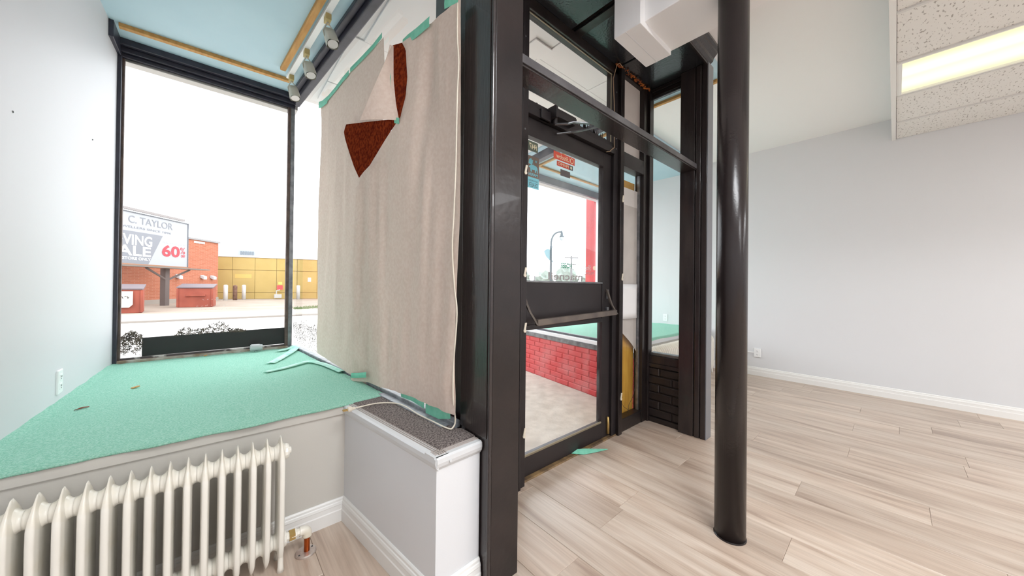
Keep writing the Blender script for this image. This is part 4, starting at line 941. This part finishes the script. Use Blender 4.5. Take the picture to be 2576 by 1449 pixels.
# yellow building with panels
yb = empty('yellow_building', (5, 34, GZ), 'low mustard yellow panelled building beyond the lot', 'building')
g0, g1 = Vector((-.4, 35.15)), Vector((13.2, 30.9)); gu_ = (g1-g0).normalized(); gn = Vector((gu_[1], -gu_[0]))
def Yp(s, o=0): p = g0+gu_*s+gn*o; return (p[0], p[1])
YEL = mat('mustard_panel', srgb(178, 154, 94), .85, c2=srgb(170, 146, 86), vs=.9)
YEL2 = mat('mustard_patch', srgb(196, 168, 96), .85)
build('wall', MB().prism([Yp(0), Yp(14.2), Yp(14.2, -10), Yp(0, -10)], GZ, 3.2), mat('panel_joint', srgb(112, 92, 48), .9), yb)
s = .0; k = 0
while s < 14:
    e = min(s+1.46, 14.2)
    for z0, z1 in ((GZ, .37), (.38, 2.18), (2.19, 3.2)):
        build('wall_panel', MB().prism([Yp(s+.012, .03), Yp(e-.012, .03), Yp(e-.012, 0), Yp(s+.012, 0)], z0+.012, z1-.012), YEL, yb)
    s += 1.46; k += 1
build('roof_edge', MB().prism([Yp(-.05, .08), Yp(14.3, .08), Yp(14.3, -10), Yp(-.05, -10)], 3.2, 3.37), mat('white_roof_edge', srgb(200, 198, 194), .7), yb)
build('painted_patch', MB().prism([Yp(1.62, .035), Yp(2.7, .035), Yp(2.7, .028), Yp(1.62, .028)], 1.52, 1.84), YEL2, yb)
ru = empty('rooftop_unit', (2.6, 42, 3.3), 'grey louvred rooftop unit on the yellow building', 'rooftop unit')
build('casing', MB().box(1.6, 3.6, 41.5, 43, 3.37, 4.35), mat('unit_grey', srgb(150, 158, 164), .6), ru, bevel=.02)
for i in range(6): build('louvre', MB().box(1.75+.18*i, 1.86+.18*i, 41.44, 41.5, 3.6, 4.2), mat('louvre_dark', srgb(104, 112, 120), .6) if i == 0 else bpy.data.materials['louvre_dark'], ru)
rv = empty('rooftop_hood', (.3, 42, 3.3), 'white slanted vent hood on the yellow roof', 'vent hood')
build('hood', MB().add([(-.6, 41.5, 3.37), (1.4, 41.5, 3.37), (1.4, 43, 3.37), (-.6, 43, 3.37), (-.5, 41.5, 4.45), (.9, 41.5, 4.45), (.9, 43, 4.45), (-.5, 43, 4.45)], [(3,2,1,0),(4,5,6,7),(0,1,5,4),(1,2,6,5),(2,3,7,6),(3,0,4,7)]), mat('hood_white', srgb(200, 200, 198), .6), rv, bevel=.02)
build('hood_slot', MB().box(.7, 1.3, 41.46, 41.5, 3.5, 3.7), bpy.data.materials['louvre_dark'], rv)

# bollards
BOLW = mat('white_bollard', srgb(204, 202, 198), .6)
def bollard(x, y, label, mt, h=1.15):
    o = empty('bollard', (x, y, GZ), label, 'bollard', 'bollards by the yellow wall')
    build('post', MB().lathe((x, y, GZ), (0, 0, 1), [(0, .13), (h-.08, .13), (h-.03, .115), (h, .06)], 14), mt, o, smooth=True)
    build('band', MB().lathe((x, y, GZ+h-.22), (0, 0, 1), [(0, .135), (.04, .135)], 14), mt, o)
bollard(.555, 32.4, 'white bollard nearest the brick corner', BOLW)
bollard(1.10, 32.7, 'rusty brown bollard between the white ones', mat('rusty_bollard', srgb(128, 98, 80), .8, c2=srgb(96, 64, 50), vs=6), 1.12)
bollard(1.66, 33.6, 'white bollard right of the rusty one', BOLW)
bollard(5.10, 32.4, 'white bollard seen right of the window mullion', BOLW)
mtb = empty('gas_meter', (3.9, 33.2, GZ), 'small gas meter with warning signs by the yellow wall', 'meter')
build('meter_body', MB().box(3.55, 4.05, 33.0, 33.3, GZ+.1, .25), mat('meter_grey', srgb(170, 168, 164), .6), mtb, bevel=.02)
build('meter_pipe', MB().tube([(3.7, 33.2, .2), (3.72, 33.2, .55), (3.95, 33.25, .6)], .04, 8), bpy.data.materials['meter_grey'], mtb)
build('red_sign', MB().box(3.75, 4.15, 33.3, 33.33, .62, .98), mat('sign_red', srgb(196, 66, 66), .6), mtb)
build('yellow_sign', MB().box(3.85, 4.1, 33.3, 33.33, 1.05, 1.25), mat('sign_yellow', srgb(214, 186, 90), .6), mtb)
tag(build('wall_notice', MB().prism([Yp(6.62, .05), Yp(6.85, .05), Yp(6.85, .03), Yp(6.62, .03)], 1.3, 1.65), PRINTW), 'small white notice on the yellow wall right of the mullion', 'sign')

# billboard
R0 = Vector((-1.295, 27.77)); bu = Vector((2.115, 3.11)).normalized(); bn = Vector((bu[1], -bu[0]))
def Bp(s, o=0): p = R0-bu*s+bn*o; return (p[0], p[1])            # s measured leftwards from the right edge
bl = empty('billboard', (*Bp(1.6), GZ), 'white sale billboard on a thick brown post', 'billboard')
z0, z1 = 2.05, 4.58
SIGNW = mat('billboard_white', srgb(160, 162, 166), .6)
build('sign_face', MB().prism([Bp(0, .0), Bp(6.4, .0), Bp(6.4, -.12), Bp(0, -.12)], z0, z1), SIGNW, bl)
fr = mat('billboard_frame', srgb(96, 100, 106), .6)
build('frame_edge', MB().prism([Bp(-.05, .03), Bp(0, .03), Bp(0, -.14), Bp(-.05, -.14)], z0-.04, z1+.04), fr, bl)
build('frame_edge', MB().prism([Bp(-.05, .03), Bp(6.4, .03), Bp(6.4, -.14), Bp(-.05, -.14)], z1, z1+.05), fr, bl)
build('frame_edge', MB().prism([Bp(-.05, .03), Bp(6.4, .03), Bp(6.4, -.14), Bp(-.05, -.14)], z0-.06, z0), mat('billboard_base', srgb(150, 112, 88), .7), bl)
build('light_bar', MB().prism([Bp(.35, .12), Bp(6.4, .12), Bp(6.4, -.0), Bp(.35, -.0)], z1+.10, z1+.22), mat('lightbar_grey', srgb(134, 128, 126), .6), bl)
build('catwalk', MB().prism([Bp(-1.0, .55), Bp(6.4, .55), Bp(6.4, .05), Bp(-1.0, .05)], z0-.16, z0-.09), mat('catwalk_brown', srgb(118, 108, 100), .8), bl)
pm = mat('billboard_post', srgb(96, 84, 80), .8)
build('post', MB().prism([Bp(1.30, .12), Bp(1.56, .12), Bp(1.56, -.14), Bp(1.30, -.14)], GZ, z0-.16), pm, bl)
for sa, sb in ((1.32, .2), (1.54, 2.9)):
    a = Bp(sa, .1); b = Bp(sb, .3); build('bracket', MB().bar((*a, z0-.75), (*b, z0-.18), (.03, .03, 0), (0, 0, .04)), pm, bl)
Ub = (bu[0], bu[1], 0)
def btxt(s, sl_, sr, za, zb, mt, **k):
    a = Bp(sl_, .012); return txt('lettering', s, bl, mt, (*a, za), Ub, (0, 0, 1), sl_-sr, zb-za, **k)
wedge = [(6.38, 2.02), (2.42, 2.02), (1.62, 3.62), (6.38, 3.62)]
mbw = MB(); mbw.add([(*Bp(s, .006), z+.04) for s, z in wedge], [(0, 1, 2, 3)])
build('grey_panel', mbw, PRINTG, bl)
btxt('C. TAYLOR', 3.50, 1.02, 4.07, 4.43, PRINTG); btxt('JEWELLERS SINCE 1896', 4.05, 1.12, 3.78, 3.92, VLG if False else PRINTG)
btxt('MOVING', 4.75, 2.24, 2.98, 3.50, PRINTW, bold=.02); btxt('SALE', 4.45, 2.30, 2.44, 2.95, PRINTW, bold=.02); btxt('IN-STORE ONLY', 4.1, 2.30, 2.24, 2.38, PRINTW, bold=.02)
btxt('All items on sale up to', 1.60, .16, 3.26, 3.40, VLG); btxt('60', 1.66, .52, 2.55, 3.20, PRINTR, bold=.03); btxt('%', .50, .16, 2.78, 3.16, PRINTR); btxt('OFF', .44, .16, 2.58, 2.74, PRINTR, bold=.02)

# dumpsters
DUMP = mat('rust_red_steel', srgb(150, 72, 52), .7, c2=srgb(132, 58, 40), vs=2); DUMPL = mat('dumpster_lid', srgb(104, 92, 96), .6)
def dumpster(cx_, cy_, w_, d_, h_, rz, label, sign):
    o = empty('dumpster', (0, 0, 0), label, 'dumpster', 'dumpsters in the lot')
    body = MB().add([(-w_/2, -d_/2, 0), (w_/2, -d_/2, 0), (w_/2, d_/2, 0), (-w_/2, d_/2, 0), (-w_/2, -d_/2, h_*.86), (w_/2, -d_/2, h_*.86), (w_/2, d_/2, h_), (-w_/2, d_/2, h_)],
                    [(3,2,1,0),(4,5,6,7),(0,1,5,4),(1,2,6,5),(2,3,7,6),(3,0,4,7)])
    build('body', body, DUMP, o, bevel=.02)
    build('lid', MB().add([(-w_/2-.04, -d_/2-.04, h_*.865), (w_/2+.04, -d_/2-.04, h_*.865), (w_/2+.04, d_/2+.04, h_+.02), (-w_/2-.04, d_/2+.04, h_+.02), (-w_/2-.04, -d_/2-.04, h_*.865+.05), (w_/2+.04, -d_/2-.04, h_*.865+.05), (w_/2+.04, d_/2+.04, h_+.07), (-w_/2-.04, d_/2+.04, h_+.07)],
                    [(3,2,1,0),(4,5,6,7),(0,1,5,4),(1,2,6,5),(2,3,7,6),(3,0,4,7)]), DUMPL, o)
    build('lift_pocket', MB().box(-w_*.28, w_*.30, -d_/2-.10, -d_/2, h_*.50, h_*.58), DUMP, o, bevel=.01)
    build('rib', MB().box(-w_/2-.03, -w_/2+.05, -d_/2-.04, -d_/2, .02, h_*.84), DUMP, o); build('rib', MB().box(w_/2-.05, w_/2+.03, -d_/2-.04, -d_/2, .02, h_*.84), DUMP, o)
    if sign:
        pl_ = [(-.42, .36), (.42, .36), (.42, -.18), (.32, -.3), (-.26, -.3), (-.36, -.2), (-.42, 0)]
        sg = build('sign_plate', MB().add([(x, -d_/2-.105, h_*.48+z) for x, z in pl_]+[(x, -d_/2-.09, h_*.48+z) for x, z in pl_], [tuple(range(7)), tuple(range(13, 6, -1))]+[(i, (i+1) % 7, 7+(i+1) % 7, 7+i) for i in range(7)]), mat('cream_plate', srgb(206, 196, 184), .7), o)
        mbq = MB(); r5 = random.Random(4)
        for q in range(9): mbq.tube([(-.3+.07*q, -d_/2-.108, h_*.48+.12+r5.uniform(-.07, .07)), (-.27+.07*q, -d_/2-.108, h_*.48+.12+r5.uniform(-.07, .07)), (-.25+.07*q, -d_/2-.108, h_*.48+.12+r5.uniform(-.07, .07))], .012, 4)
        build('faded_writing', mbq, PRINTD, sg)
    o.location = (cx_, cy_, GZ); o.rotation_euler = (0, 0, rz)
dumpster(-.72, 24.7, 1.35, 1.2, 1.15, -.12, 'rust red dumpster right of the billboard post', False)
dumpster(-3.0, 21.3, 1.35, 1.1, 1.12, .05, 'rust red dumpster with a cream sign at the window edge', True)

# grass strip
gm = MB(); r6 = random.Random(9)
for _ in range(900):
    x = r6.uniform(3.0, 7.5); y = 20.3+(x-3.2)*.55+r6.gauss(0, .35); h = r6.uniform(.05, .14); a = r6.uniform(0, 6.28)
    gm.add([(x-.03*math.cos(a), y-.03*math.sin(a), GZ), (x+.03*math.cos(a), y+.03*math.sin(a), GZ), (x+.05*math.sin(a), y, GZ+h)], [(0, 1, 2)])
tag(build('grass', gm, mat('grass_blades', srgb(104, 122, 78), .9)), 'thin patch of green grass beside the far sidewalk', 'grass', None, 'stuff')

# street lamp, utility pole, sign, trees seen through the door
LAMPM = mat('lamp_post_grey', srgb(52, 66, 72), .6)
sl_ = empty('street_lamp', (13.35, 12.07, GZ), 'curved grey street lamp with a banner seen through the door glass', 'street lamp')
rt2 = Vector((.751, -.660, 0))
def LP(s, z): return Vector((13.35, 12.07, 0))+rt2*s+Vector((0, 0, z))
build('pole', MB().tube([LP(0, GZ), LP(0, .6), LP(.0, 3.3)], [.085, .065, .055], 10), LAMPM, sl_)
build('arm', MB().tube(smooth_path([LP(0, 3.25), LP(.02, 3.6), LP(.14, 3.88), LP(.34, 4.02), LP(.56, 4.05)], 4), .045, 8), LAMPM, sl_, smooth=True)
build('collar', MB().lathe(LP(0, 3.2), (0, 0, 1), [(0, .065), (.06, .065)], 10), LAMPM, sl_)
lh = build('lamp_head', MB().lathe(LP(.56, 4.12), (0, 0, -1), [(0, .02), (.08, .03), (.10, .06), (.26, .075), (.30, .12), (.36, .13)], 14), LAMPM, sl_, smooth=True)
build('globe', MB().lathe(LP(.56, 3.77), (0, 0, -1), [(0, .12), (.06, .12), (.14, .08), (.19, .03)], 14), mat('lamp_globe', srgb(150, 160, 164), .3), lh, smooth=True)
build('banner', MB().grid([[LP(-.04, 3.10-.0), LP(-.20, 3.14), LP(-.38, 3.02)], [LP(-.03, 2.75), LP(-.14, 2.80), LP(-.26, 2.72)], [LP(.14, 2.38), LP(.02, 2.46), LP(-.06, 2.52)]]), mat('banner_cloth', srgb(110, 140, 146), .8), sl_, solid=.006)
up_ = empty('utility_pole', (31.2, 25, GZ), 'distant utility pole with two crossarms seen through the door', 'utility pole')
PM = mat('pole_wood_grey', srgb(120, 122, 124), .9)
build('pole', MB().tube([(31.2, 25, GZ), (31.2, 25, 4.75)], [.14, .10], 8), PM, up_)
for z_, w_ in ((4.5, .75), (3.75, .5)): build('crossarm', MB().bar(Vector((31.2, 25, z_))-rt2*w_, Vector((31.2, 25, z_))+rt2*w_, (0, .05, 0), (0, 0, .06)), PM, up_)
rs = empty('road_sign', (14.18, 14.1, GZ), 'white road sign board at the left of the door glass', 'sign')
build('post', MB().tube([(14.18, 14.1, GZ), (14.18, 14.1, 1.75)], .04, 8), PM, rs)
build('board', MB().bar(Vector((14.18, 14.1, 1.72)), Vector((14.18, 14.1, 2.5)), rt2*.24, (.015, .018, 0)), PRINTW, rs)
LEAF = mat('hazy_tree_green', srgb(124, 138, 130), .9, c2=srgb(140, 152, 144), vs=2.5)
def tree(c, rx, h, label):
    o = empty('tree', (*c, GZ), label, 'tree', 'distant trees')
    mb = MB(); rr = random.Random(label)
    rows = []
    for i in range(13):
        th = math.pi*i/12; ring = []
        for j in range(22):
            ph = 2*math.pi*(j % 21)/21; d = Vector((math.sin(th)*math.cos(ph), math.sin(th)*math.sin(ph), math.cos(th)))
            k = 1+.45*noise.noise(d*2.6+Vector((c[0], c[1], 0)))+.14*noise.noise(d*7+Vector((c[1], 2, 0)))
            ring.append((c[0]+d.x*rx*k, c[1]+d.y*rx*k, GZ+h*.58+d.z*h*.42*k))
        rows.append(ring)
    build('crown', mb.grid(rows), LEAF, o)
    build('trunk', MB().tube([(*c, GZ), (*c, GZ+h*.4)], [.22, .16], 8), PM, o)
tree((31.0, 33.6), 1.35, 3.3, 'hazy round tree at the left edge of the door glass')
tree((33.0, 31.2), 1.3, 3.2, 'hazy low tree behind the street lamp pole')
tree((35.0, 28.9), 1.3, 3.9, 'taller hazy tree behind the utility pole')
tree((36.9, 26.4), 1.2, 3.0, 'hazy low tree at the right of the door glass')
BARR = mat('barrel_orange_red', srgb(214, 110, 90), .7)
for i, (px_, d_) in enumerate(((13.95, 13.35), (14.55, 12.85), (15.6, 12.6))):
    o = empty('traffic_barrel', (px_, d_, GZ), ['red and white traffic barrel left of the street lamp', 'red and white traffic barrel right of the street lamp', 'red and white traffic barrel furthest right across the street'][i], 'barrel', 'traffic barrels')
    build('body', MB().lathe((px_, d_, GZ), (0, 0, 1), [(0, .27), (.05, .27), (.06, .24), (.9, .20), (.95, .12)], 14), BARR, o, smooth=True)
    for z_ in (.3, .6): build('stripe', MB().lathe((px_, d_, GZ+z_), (0, 0, 1), [(0, .238), (.12, .232)], 14), PRINTW, o)
